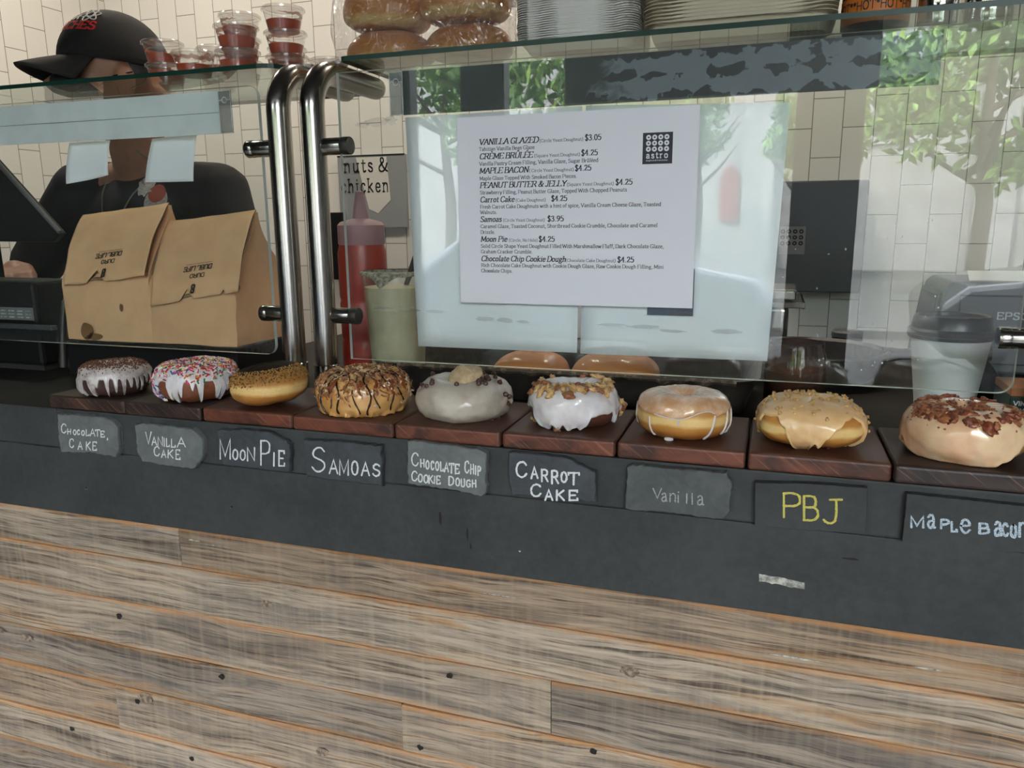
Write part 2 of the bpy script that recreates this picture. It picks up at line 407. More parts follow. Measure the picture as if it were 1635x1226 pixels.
MT = dict(
    black_top=M('black_counter_top', (0.010, 0.009, 0.008), 0.6, c2=(0.016, 0.014, 0.012), scale=12, spec=0.15),
    tile=mat_tile(), plank=mat_plank(), black=mat_black_panel(), film=mat_film(), kraft=mat_kraft(), leaf=mat_leaf(), knot=M('wood_knot', (0.13, 0.09, 0.065), 0.8, c2=(0.36, 0.27, 0.19), scale=260, lo=0.4, hi=0.62, bmp=(200, 0.5, 0.001)),
    board_dark=mat_board('dark_walnut_board', (0.020, 0.010, 0.007), (0.034, 0.018, 0.013), (0.050, 0.024, 0.016)),
    board_plum=mat_board('plum_brown_board', (0.022, 0.011, 0.009), (0.036, 0.018, 0.014), (0.034, 0.017, 0.014)),
    board_red=mat_board('red_brown_board', (0.062, 0.022, 0.012), (0.105, 0.040, 0.022), (0.135, 0.036, 0.017)),
    glass=glass_mat('clear_glass', (0.97, 0.985, 0.978), 0.045, 0.0, 0.009),
    shelf_glass=glass_mat('shelf_glass', (0.86, 0.93, 0.89), 0.045, 0.0, 0.02),
    glass_edge=M('pale_glass_edge', (0.62, 0.70, 0.66), 0.15), shelf_edge=M('green_glass_edge', (0.008, 0.040, 0.030), 0.3, spec=0.35),  # pale pane-edge colour stands in for light caught in the glass
    steel=M('brushed_steel', (0.46, 0.44, 0.41), 0.21, 1.0, bmp=(1.0, 0.015, 0.0003), stretch=(900, 900, 12)),
    steel_pol=M('polished_steel', (0.55, 0.54, 0.51), 0.14, 1.0), steel_dark=M('dark_steel', (0.05, 0.045, 0.04), 0.4, 0.6),
    paper=M('white_paper', (0.77, 0.77, 0.82), 0.7, spec=0.2, bmp=(18, 0.12, 0.002)), paper_back=M('white_note_paper', (0.87, 0.89, 0.91), 0.75, spec=0.2, bmp=(14, 0.1, 0.002)),
    ink=M('black_ink', (0.016, 0.017, 0.03), 0.6), ink_brown=M('dark_brown_ink', (0.045, 0.028, 0.014), 0.7),
    chalk=M('white_chalk', (0.74, 0.75, 0.74), 0.9, c2=(0.50, 0.51, 0.51), scale=900, lo=0.48, hi=0.68), chalk_dim=M('faded_chalk', (0.42, 0.43, 0.42), 0.9, c2=(0.2, 0.21, 0.21), scale=900, lo=0.45, hi=0.6),
    chalk_y=M('yellow_chalk', (0.60, 0.52, 0.11), 0.9, c2=(0.36, 0.31, 0.08), scale=900, lo=0.48, hi=0.66),
    chalk_b=M('blue_white_chalk', (0.52, 0.60, 0.68), 0.9, c2=(0.2, 0.24, 0.28), scale=900, lo=0.48, hi=0.62),
    slate_l=mat_slate('grey_slate', (0.095, 0.102, 0.10), (0.165, 0.173, 0.168)), slate_d=mat_slate('charcoal_slate', (0.028, 0.031, 0.036), (0.062, 0.068, 0.076)),
    slate_m=mat_slate('dull_grey_slate', (0.048, 0.052, 0.052), (0.092, 0.097, 0.095)),
    yeast=mat_dough('golden_yeast_dough', (0.29, 0.095, 0.015), (0.53, 0.235, 0.048), (0.80, 0.55, 0.22)),
    cocoa=M('dark_cocoa_cake', (0.035, 0.014, 0.010), 0.7, c2=(0.060, 0.024, 0.016), scale=60, bmp=(140, 0.5, 0.002)),
    redcake=M('fried_cake_crust', (0.21, 0.062, 0.022), 0.6, c2=(0.13, 0.034, 0.013), scale=50, bmp=(110, 0.5, 0.002)),
    brown_cake=M('brown_carrot_cake', (0.125, 0.038, 0.018), 0.65, c2=(0.075, 0.022, 0.012), scale=50, bmp=(110, 0.5, 0.002)),
    glaze_w=M('white_glaze', (0.74, 0.70, 0.70), 0.22, c2=(0.58, 0.52, 0.52), scale=60, lo=0.35, hi=0.8, sss=0.2, coat=0.4, bmp=(60, 0.25, 0.0015)),
    glaze_thin=M('thin_white_glaze', (0.56, 0.50, 0.48), 0.25, c2=(0.20, 0.13, 0.11), scale=75, lo=0.48, hi=0.72, coat=0.3, bmp=(60, 0.3, 0.0015)),
    glaze_sugar=M('clear_sugar_glaze', (0.62, 0.34, 0.17), 0.2, c2=(0.76, 0.53, 0.36), scale=70, lo=0.42, hi=0.66, coat=0.6, sss=0.1, bmp=(95, 0.6, 0.002)),
    glaze_car=M('caramel_glaze', (0.56, 0.27, 0.065), 0.28, c2=(0.68, 0.38, 0.13), scale=40, coat=0.5, sss=0.15, bmp=(40, 0.3, 0.0015)),
    glaze_grey=M('cookie_dough_glaze', (0.43, 0.36, 0.285), 0.30, c2=(0.49, 0.43, 0.35), scale=45, coat=0.3, sss=0.1, bmp=(32, 0.35, 0.0025)),
    glaze_pb=M('peanut_butter_glaze', (0.72, 0.44, 0.20), 0.30, c2=(0.80, 0.52, 0.26), scale=40, coat=0.2, sss=0.12, bmp=(35, 0.25, 0.0015)),
    glaze_maple=M('maple_glaze', (0.76, 0.44, 0.255), 0.22, c2=(0.84, 0.59, 0.36), scale=24, coat=0.5, sss=0.15, bmp=(22, 0.35, 0.003)),
    ganache=M('dark_chocolate_glaze', (0.012, 0.0065, 0.005), 0.6, spec=0.1, bmp=(25, 0.1, 0.001)), drizzle=M('chocolate_drizzle', (0.030, 0.011, 0.007), 0.25, coat=0.4), caramel=M('dark_caramel', (0.22, 0.05, 0.012), 0.2, coat=0.6),
    crumb_d=M('cocoa_crumb', (0.085, 0.03, 0.014), 0.9, c2=(0.17, 0.06, 0.024), scale=300), graham=M('graham_crumb', (0.44, 0.245, 0.06), 0.9, c2=(0.24, 0.115, 0.028), scale=260, lo=0.45, hi=0.6),
    dough_raw=M('raw_cookie_dough', (0.58, 0.43, 0.26), 0.8, c2=(0.46, 0.32, 0.18), scale=120, bmp=(160, 0.8, 0.003)), chip=M('chocolate_chip', (0.065, 0.021, 0.016), 0.4, coat=0.1),
    nut=M('walnut_piece', (0.66, 0.43, 0.19), 0.6, c2=(0.44, 0.23, 0.08), scale=160, coat=0.1, bmp=(200, 0.5, 0.002)), nut_d=M('toasted_walnut_skin', (0.24, 0.075, 0.028), 0.6, c2=(0.36, 0.16, 0.06), scale=160, bmp=(200, 0.5, 0.002)),
    peanut=M('chopped_peanut', (0.66, 0.42, 0.16), 0.5, c2=(0.48, 0.26, 0.08), scale=220, bmp=(200, 0.3, 0.001)), coco=M('toasted_coconut', (0.46, 0.22, 0.085), 0.7, c2=(0.26, 0.095, 0.03), scale=90), coco_d=M('dark_toasted_coconut', (0.20, 0.06, 0.02), 0.6), coco_w=M('pale_coconut', (0.68, 0.50, 0.32), 0.7),
    bacon=M('bacon_bit', (0.17, 0.030, 0.014), 0.35, c2=(0.31, 0.095, 0.035), scale=160, coat=0.2, bmp=(150, 0.6, 0.002)), bacon_p=M('pale_bacon_bit', (0.42, 0.155, 0.06), 0.4, c2=(0.26, 0.07, 0.03), scale=160, bmp=(150, 0.6, 0.002)),
    jelly=M('purple_jelly', (0.10, 0.012, 0.02), 0.2, coat=0.6),
    plastic_clear=glass_mat('clear_plastic', (0.93, 0.92, 0.91), 0.06, 0.12, 0.05, (0.85, 0.82, 0.8)), bag_plastic=glass_mat('crinkled_clear_film', (0.97, 0.97, 0.97), 0.13, 0.05, 0.05, (0.9, 0.9, 0.9), bmp=(30, 1.0, 0.05)),
    sauce=M('red_hot_sauce', (0.55, 0.085, 0.02), 0.3, c2=(0.42, 0.055, 0.013), scale=40, coat=0.3), sauce_smear=M('sauce_smear', (0.42, 0.10, 0.03), 0.4, alpha=0.72),
    cap=M('black_cotton', (0.010, 0.009, 0.009), 0.85, bmp=(900, 0.3, 0.0006)), shirt=M('black_jersey', (0.012, 0.011, 0.012), 0.9, bmp=(500, 0.2, 0.0006)), trousers=M('charcoal_denim', (0.03, 0.03, 0.035), 0.9),
    skin=M('skin', (0.33, 0.165, 0.10), 0.5, c2=(0.38, 0.19, 0.12), scale=30, sss=0.15), hair=M('dark_hair', (0.014, 0.010, 0.008), 0.5, stretch=(200, 200, 20), bmp=(1.0, 0.8, 0.002)),
    red_thread=M('red_embroidery', (0.50, 0.015, 0.015), 0.7), white_thread=M('white_embroidery', (0.62, 0.60, 0.58), 0.7), grey_cord=M('grey_cord', (0.15, 0.14, 0.12), 0.7),
    print_w=M('pale_shirt_print', (0.42, 0.40, 0.38), 0.9, c2=(0.26, 0.25, 0.24), scale=260), print_r=M('rust_shirt_print', (0.24, 0.06, 0.035), 0.9),
    cream_box=M('cream_paperboard', (0.66, 0.58, 0.44), 0.7), tray_white=M('white_paper_tray', (0.84, 0.82, 0.79), 0.6),
    bun=mat_dough('brioche_crust', (0.46, 0.14, 0.018), (0.60, 0.25, 0.045), (0.80, 0.55, 0.20), 0.06, 0.20, 0.5),
    orange=M('orange_label', (0.70, 0.20, 0.025), 0.45), jar_brown=M('brown_glass', (0.030, 0.012, 0.008), 0.12, coat=0.6),
    cup_white=M('white_paper_cup', (0.76, 0.78, 0.77), 0.45), lid_black=M('black_plastic_lid', (0.012, 0.012, 0.014), 0.32),
    charcoal=M('charcoal_plastic', (0.055, 0.058, 0.065), 0.45, bmp=(300, 0.1, 0.0005)), charcoal_d=M('near_black_plastic', (0.006, 0.006, 0.0065), 0.5, spec=0.25), grey_txt=M('pale_grey_print', (0.42, 0.43, 0.45), 0.5), receipt=M('receipt_paper', (0.70, 0.67, 0.62), 0.7),
    iron=M('cast_iron', (0.014, 0.013, 0.012), 0.48, c2=(0.035, 0.028, 0.022), scale=30, bmp=(120, 0.4, 0.001)), crust=M('baked_on_residue', (0.075, 0.055, 0.038), 0.7, c2=(0.22, 0.17, 0.12), scale=120, lo=0.5, hi=0.65, bmp=(120, 0.8, 0.002)),
    red_bottle=M('red_squeeze_plastic', (0.36, 0.035, 0.022), 0.35, sss=0.1), bottle_cap=M('frosted_cap', (0.40, 0.22, 0.24), 0.5), tub=M('cream_batter', (0.58, 0.55, 0.36), 0.45, c2=(0.50, 0.47, 0.29), scale=25), tub_rim=M('dried_batter', (0.40, 0.37, 0.28), 0.8, c2=(0.15, 0.13, 0.10), scale=160, bmp=(150, 0.8, 0.003)),
    amber=glass_mat('brown_jar_glass', (0.55, 0.40, 0.33), 0.05, 0.02, 0.10, (0.28, 0.15, 0.11)), sign_grey=M('grey_sign', (0.30, 0.31, 0.32), 0.25), sign_reflection=M('sign_painted_reflection', (0.72, 0.70, 0.66), 0.4), carton=M('dark_green_carton', (0.008, 0.03, 0.018), 0.45), carton_org=M('orange_carton', (0.40, 0.14, 0.05), 0.5),
    wallbox=M('navy_steel_box', (0.030, 0.034, 0.045), 0.4, stretch=(300, 300, 6), bmp=(1.0, 0.1, 0.0005)), chalkboard=M('black_menu_board', (0.012, 0.012, 0.014), 0.5), card_grey=M('grey_card', (0.14, 0.14, 0.15), 0.6),
    floor=M('grey_concrete_floor', (0.14, 0.13, 0.12), 0.5, c2=(0.19, 0.18, 0.17), scale=6), ceil=M('dark_ceiling', (0.05, 0.048, 0.045), 0.8), wall_paint=M('dark_wall_paint', (0.10, 0.095, 0.09), 0.7), frame=M('black_window_frame', (0.02, 0.02, 0.022), 0.4),
    asphalt=M('asphalt', (0.05, 0.05, 0.05), 0.9, c2=(0.075, 0.075, 0.075), scale=20), pave=M('pale_pavement', (0.08, 0.08, 0.078), 0.9), stone=M('white_stone', (0.27, 0.27, 0.262), 0.8, c2=(0.21, 0.21, 0.203), scale=2), stone_g=M('grey_stone', (0.25, 0.26, 0.27), 0.8), bark=M('bark', (0.06, 0.045, 0.035), 0.9), pane_dark=M('dark_window_pane', (0.03, 0.035, 0.04), 0.1), reddoor=M('red_door', (0.20, 0.03, 0.025), 0.5),
    car_blue=M('blue_car_paint', (0.03, 0.045, 0.07), 0.3, coat=0.4), car_grey=M('silver_car_paint', (0.04, 0.042, 0.045), 0.3, coat=0.4), rubber=M('tyre_rubber', (0.015, 0.015, 0.015), 0.8),
    lamp_can=M('lamp_can', (0.05, 0.05, 0.05), 0.4, 0.5), lamp_glow=emit('warm_lamp_glow', (1.0, 0.88, 0.73), 48.0), grease=M('grease_spot', (0.20, 0.095, 0.032), 0.5), tapegrey=M('tape_residue', (0.30, 0.31, 0.31), 0.7, alpha=0.26), white_scuff=M('white_scuff', (0.55, 0.53, 0.47), 0.8, c2=(0.2, 0.19, 0.17), scale=150), nailhole=M('nail_hole', (0.012, 0.009, 0.007), 0.9), yellow_lid=M('yellow_jar_lid', (0.60, 0.43, 0.12), 0.4), drop=M('dried_drop', (0.62, 0.64, 0.62), 0.3, alpha=0.7),
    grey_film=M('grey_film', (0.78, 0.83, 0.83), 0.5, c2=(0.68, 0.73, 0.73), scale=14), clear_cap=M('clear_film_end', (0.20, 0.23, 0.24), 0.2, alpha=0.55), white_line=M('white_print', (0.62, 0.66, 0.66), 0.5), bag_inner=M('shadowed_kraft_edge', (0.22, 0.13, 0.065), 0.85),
)
SPR = [M('sprinkle_' + n, c, 0.35, coat=0.3) for n, c in (('white', (0.80, 0.76, 0.70)), ('red', (0.52, 0.02, 0.03)), ('pink', (0.72, 0.10, 0.22)), ('orange', (0.75, 0.20, 0.02)), ('yellow', (0.80, 0.55, 0.06)), ('green', (0.03, 0.22, 0.04)), ('blue', (0.02, 0.10, 0.32)))]
# ------------------------------------------------------------------ stroke lettering
_G = {
'A': (9, "0,0 4.5,10 9,0;1.6,3.6 7.4,3.6"), 'B': (8, "1,0 1,10;~1,10 5,10 6.8,8.9 6.8,6.4 5,5.3 1,5.3;~1,5.3 5.4,5.3 7.8,4 7.8,1.3 5.4,0 1,0"),
'C': (9, "~8.6,8 7,9.7 4.6,10 1.8,8.6 .6,5 1.8,1.4 4.6,0 7,.4 8.8,2.2"), 'D': (9, "1,0 1,10;~1,10 5,10 8,8.2 9,5 8,1.8 5,0 1,0"),
'E': (8, "1,0 1,10;1,10 7.4,10 7.4,8.4;1,5.1 6,5.1;1,0 7.8,0 7.8,1.8"), 'F': (7.5, "1,0 1,10;1,10 7.4,10 7.4,8.4;1,5 6,5"),
'G': (9.5, "~8.6,8 7,9.7 4.6,10 1.8,8.6 .6,5 1.8,1.4 4.6,0 7,.3 8.6,1.2;8.6,1 8.6,4.4 5.8,4.4"), 'H': (9, "1,0 1,10;8,0 8,10;1,5.1 8,5.1"),
'I': (3, "1.5,0 1.5,10"), 'J': (6, "~4.6,10 4.6,2.6 3.6,.3 1.8,0 .3,1.4;2.4,10 6.6,10"), 'K': (9, "1,0 1,10;8,10 1,4.4;3,5.8 8.6,0"),
'L': (7.5, "1,10 1,0 7.4,0 7.4,1.8"), 'M': (11, "1,0 1,10 5.5,1.5 10,10 10,0"), 'N': (9, "1,0 1,10 8,0 8,10"),
'O': (9.5, "~4.7,10 1.8,8.6 .6,5 1.8,1.4 4.7,0 7.6,1.4 8.8,5 7.6,8.6 4.7,10"), 'P': (8, "1,0 1,10;~1,10 5,10 7.4,8.8 7.4,5.9 5,4.8 1,4.8"),
'Q': (9.5, "~4.7,10 1.8,8.6 .6,5 1.8,1.4 4.7,0 7.6,1.4 8.8,5 7.6,8.6 4.7,10;5.5,2.5 8.8,-1"), 'R': (8.6, "1,0 1,10;~1,10 5,10 7.2,8.9 7.2,6.2 5,5.1 1,5.1;4.4,5.1 8.4,0"),
'S': (7.5, "~6.8,8.4 5.2,9.9 2.6,9.8 1,8 1.6,6.2 4,5.2 6.4,4 7,2 5.4,.2 2.6,0 .6,1.8"), 'T': (8.5, ".4,8.4 .4,10 8.1,10 8.1,8.4;4.2,10 4.2,0"),
'U': (9, "~1,10 1,3 2.4,.4 4.5,0 6.6,.4 8,3 8,10"), 'V': (9, "0,10 4.5,0 9,10"), 'W': (13, "0,10 3.2,0 6.5,9 9.8,0 13,10"), 'X': (8.5, "0.4,10 8.2,0;8,10 .4,0"),
'Y': (8.5, "0,10 4.2,4.8 8.4,10;4.2,4.8 4.2,0"), 'Z': (8, ".8,8.6 .8,10 7.4,10 .6,0 7.6,0 7.6,1.6"),
'a': (6.5, "~1,5.4 2.6,6.6 4.4,6.2 5.2,4.6 5.2,1;~5.2,3.8 2.2,3.4 .8,1.8 1.8,.1 3.6,.2 5.2,1.6;5.2,2 5.2,.2 6.4,.2"), 'b': (7, "1.2,10 1.2,0;~1.2,5 3,6.6 5.4,6 6.3,3.3 5.4,.6 3,0 1.2,1.4"),
'c': (6, "~5.4,5.2 4,6.6 2,6 .7,3.3 2,.5 4,0 5.6,1.2"), 'd': (7, "5.8,10 5.8,0;~5.8,5 4,6.6 1.8,6 .7,3.3 1.8,.6 4,0 5.8,1.4"),
'e': (6.2, "~.8,3.6 5.4,3.6 4.8,5.8 3.2,6.6 1.6,5.8 .7,3.3 1.8,.6 3.6,0 5.6,1.3"), 'f': (4.5, "~4.8,9.2 3.6,10 2.4,9.2 2,7.6 2,0;.4,6.4 4,6.4"),
'g': (6.8, "~3.2,6.5 1.4,5.6 1.4,3.4 3.2,2.4 5,3.4 5,5.6 3.2,6.5;~1.8,2.6 1.2,1.2 5,.4 6,-1.2 3.6,-3 1,-2.4 1,-.8 2.2,.6;4.8,6.2 6.6,6.4"), 'h': (7.2, "1.2,10 1.2,0;~1.2,4.6 3,6.5 5,6 5.6,4.4 5.6,0"),
'i': (3.2, "1.6,6.5 1.6,0;1.6,8.8 1.6,9.3"), 'j': (3.2, "~2,6.5 2,-1.6 .4,-3;2,8.8 2,9.3"), 'k': (7, "1.2,10 1.2,0;5.8,6.5 1.2,2.8;2.6,3.8 6.4,0"), 'l': (3.2, "1.6,10 1.6,0"),
'm': (10.5, "1.2,6.5 1.2,0;~1.2,4.6 2.8,6.5 4.6,6 5.2,4.4 5.2,0;~5.2,4.6 6.8,6.5 8.6,6 9.2,4.4 9.2,0"), 'n': (7.2, "1.2,6.5 1.2,0;~1.2,4.6 3,6.5 5,6 5.6,4.4 5.6,0"),
'o': (6.6, "~3.3,6.6 1.4,5.7 .7,3.3 1.4,.9 3.3,0 5.2,.9 5.9,3.3 5.2,5.7 3.3,6.6"), 'p': (7, "1.2,6.5 1.2,-3;~1.2,5 3,6.6 5.4,6 6.3,3.3 5.4,.6 3,0 1.2,1.4"), 'q': (7, "5.8,6.5 5.8,-3;~5.8,5 4,6.6 1.8,6 .7,3.3 1.8,.6 4,0 5.8,1.4"),
'r': (5.2, "1.2,6.5 1.2,0;~1.2,4.4 2.6,6.2 4.4,6.4"), 's': (5.4, "~4.6,5.4 3,6.6 1.2,6 1.2,4.4 3.4,3.3 4.8,2.2 4.4,.4 2.4,0 .7,1.3"), 't': (4.4, "~1.9,8.6 1.9,1.4 2.8,0 4.4,.8;.3,6.4 4,6.4"),
'u': (7.2, "~1.2,6.5 1.2,1.8 2.2,.1 4,.4 5.6,2;5.6,6.5 5.6,0"), 'v': (6.6, ".2,6.5 3.3,0 6.4,6.5"), 'w': (9.6, ".2,6.5 2.6,0 4.8,6 7,0 9.4,6.5"), 'y': (6.6, ".2,6.5 3.3,0;6.4,6.5 3,-1.4 1,-3"), 'z': (6, ".6,5.4 .6,6.5 5.2,6.5 .5,0 5.4,0 5.4,1.2"), 'x': (6.5, ".6,6.5 6,0;6,6.5 .4,0"),
'0': (7, "~3.5,10 1.5,8.6 .8,5 1.5,1.4 3.5,0 5.5,1.4 6.2,5 5.5,8.6 3.5,10"), '2': (7, "~.9,7.6 2,9.6 4.2,9.9 5.8,8.2 5.2,6 .7,.3;.7,.3 6.2,.3 6.2,1.6"), '3': (7, "~.9,8 2.4,9.9 4.8,9.6 5.4,7.6 4.2,5.8 2.6,5.3;~2.6,5.3 5.4,4.4 6,2.2 4.6,.2 2.2,0 .7,1.4"),
'4': (7, "4.8,0 4.8,10 .4,3 6.6,3"), '5': (7, "5.8,10 1.6,10 1.1,5.6;~1.1,5.6 3.4,6.4 5.6,5.2 6,2.6 4.4,.3 2.2,0 .7,1.2"), '9': (7, "~6,7 5.2,4.8 3,4.2 1,5.6 1,8.2 2.8,10 5,9.4 6.2,6.6 5,2.4 1.4,0"), '8': (7, "~3.5,10 1.4,8.8 1.6,6.4 3.5,5.3 5.4,4 5.8,1.6 3.5,0 1.2,1.6 1.6,4 3.5,5.3 5.4,6.4 5.6,8.8 3.5,10"),
'$': (7, "~6,8.2 4.6,9.8 2.2,9.6 1,8 1.6,6.2 3.6,5.2 5.6,4 6.2,2 4.8,.2 2.4,0 .7,1.6;3.5,11 3.5,-1.2"), '(': (4, "~3.4,11 1.6,8 1,4.4 1.6,.6 3.4,-2.4"), ')': (4, "~.6,11 2.4,8 3,4.4 2.4,.6 .6,-2.4"),
',': (3, "~1.6,.7 1.9,-.6 .9,-2"), '.': (3, "1.5,.2 1.5,.7"), '*': (5, "2.5,9.6 2.5,6;.9,8.8 4.1,6.8;4.1,8.8 .9,6.8"), '&': (9.5, "~9.2,6 7.6,2.4 4.6,0 1.6,.4 .8,2.8 3,5.2 5.6,7.4 5,9.6 3.2,9.8 2.4,8 4,5 6.6,1.6 9.4,0"),
}
for _c, _b, _acc in (('È', 'E', "2.6,13.4 4.4,11.6"), ('É', 'E', "5.4,13.4 3.4,11.6"), ('Û', 'U', "2.8,11.6 4.5,13.2 6.2,11.6"), ('é', 'e', "4.4,9.6 2.8,8"), ('û', 'u', "1.8,8 3.4,9.5 5,8")):
    _G[_c] = (_G[_b][0], _G[_b][1] + ';' + _acc)
GLYPH = {}
for _c, (_w, _s) in _G.items():
    st = []
    for q in _s.split(';'):
        rnd = q.startswith('~'); pts = [tuple(float(v) for v in t.split(',')) for t in q.lstrip('~').split()]
        st.append((rnd, smooth_line(pts, 4) if rnd else pts))
    GLYPH[_c] = (_w, st)

def hull(P):
    P = sorted(set(P))
    if len(P) < 3: return P
    def half(Q):
        h = []
        for p in Q:
            while len(h) > 1 and (h[-1][0]-h[-2][0])*(p[1]-h[-2][1]) - (h[-1][1]-h[-2][1])*(p[0]-h[-2][0]) <= 0: h.pop()
            h.append(p)
        return h
    a = half(P); b = half(P[::-1]); return a[:-1] + b[:-1]

def text_polys(text, width=None, cap=10.0, nib=(1.6, 0.7), serif=True, slant=0.0, gap=1.1, roundnib=False):
    """polygons (x, y) of a line of lettering starting at x = 0, baseline 0"""
    adv = 0.0; runs = []
    for ch in text:
        if ch == ' ': adv += 3.6; continue
        w, st = GLYPH[ch]; runs.append((adv, st)); adv += w + gap
    adv -= gap
    s = cap / 10.0; sx = (width / adv) if width else s
    out = []
    if roundnib: nibp = [(nib[0]/2*cos(2*PI*k/8), nib[0]/2*sin(2*PI*k/8)) for k in range(8)]
    else: nibp = [(-nib[0]/2, -nib[1]/2), (nib[0]/2, -nib[1]/2), (nib[0]/2, nib[1]/2), (-nib[0]/2, nib[1]/2)]
    def put(a, b):
        h = hull([(a[0]+n[0], a[1]+n[1]) for n in nibp] + [(b[0]+n[0], b[1]+n[1]) for n in nibp])
        out.append([((x + slant*y) * sx, y*s) for x, y in h])
    for x0, st in runs:
        for rnd, pts in st:
            P = [(p[0] + x0, p[1]) for p in pts]
            for a, b in zip(P, P[1:]): put(a, b)
            if serif:
                for e, q in ((P[0], P[1]), (P[-1], P[-2])):
                    if abs(e[0]-q[0]) < 0.6*abs(e[1]-q[1]) and abs(e[1]-q[1]) > 2.0:
                        y = e[1] + (0.15 if e[1] < q[1] else -0.15)
                        put((e[0]-1.05, y), (e[0]+1.05, y))
    return out

def add_text(mb, polys, org, ex, ez, en, lift=0.0003):
    """lays lettering polygons on a plane: org + x*ex + y*ez, lifted along en"""
    org = Vector(org); ex = Vector(ex); ez = Vector(ez); en = Vector(en)
    for k, p in enumerate(polys):
        n = len(mb.v); q = lift + 0.000008*(k % 24)
        mb.v.extend(org + ex*x + ez*y + en*q for x, y in p)
        mb.face(range(n, n + len(p)))


def ribbon(mb, Q, r, y, cap=5):
    """one flat chalk stroke along Q (x, z): a strip with rounded ends and no overlaps of its own"""
    n = len(Q); L = []; R = []
    for i, p in enumerate(Q):
        a = Q[max(i-1, 0)]; c = Q[min(i+1, n-1)]
        d1 = Vector((p[0]-a[0], p[1]-a[1])); d2 = Vector((c[0]-p[0], c[1]-p[1]))
        d1 = d1.normalized() if d1.length > 1e-9 else Vector((0, 0)); d2 = d2.normalized() if d2.length > 1e-9 else Vector((0, 0))
        t = (d1 + d2); k = 1.0
        if t.length < 1e-6: t = d2
        k = min(1.6, 2.0/max(0.4, t.length)) if 0 < i < n-1 else 1.0
        t.normalize(); nn = Vector((-t.y, t.x))*r[i]*k
        L.append((p[0]+nn.x, p[1]+nn.y)); R.append((p[0]-nn.x, p[1]-nn.y))
    a0 = math.atan2(L[0][1]-Q[0][1], L[0][0]-Q[0][0]); c0 = [(Q[0][0]+r[0]*cos(a0+PI*k/cap), Q[0][1]+r[0]*sin(a0+PI*k/cap)) for k in range(1, cap)]
    a1 = math.atan2(R[-1][1]-Q[-1][1], R[-1][0]-Q[-1][0]); c1 = [(Q[-1][0]+r[-1]*cos(a1+PI*k/cap), Q[-1][1]+r[-1]*sin(a1+PI*k/cap)) for k in range(1, cap)]
    base = len(mb.v)
    mb.v.extend(Vector((x, y, z)) for x, z in L + R + c0 + c1)
    for i in range(n-1): mb.face((base+i, base+n+i, base+n+i+1, base+i+1))
    mb.face([base] + [base+2*n+k for k in range(cap-1)] + [base+n])
    mb.face([base+2*n-1] + [base+2*n+cap-1+k for k in range(cap-1)] + [base+n-1])
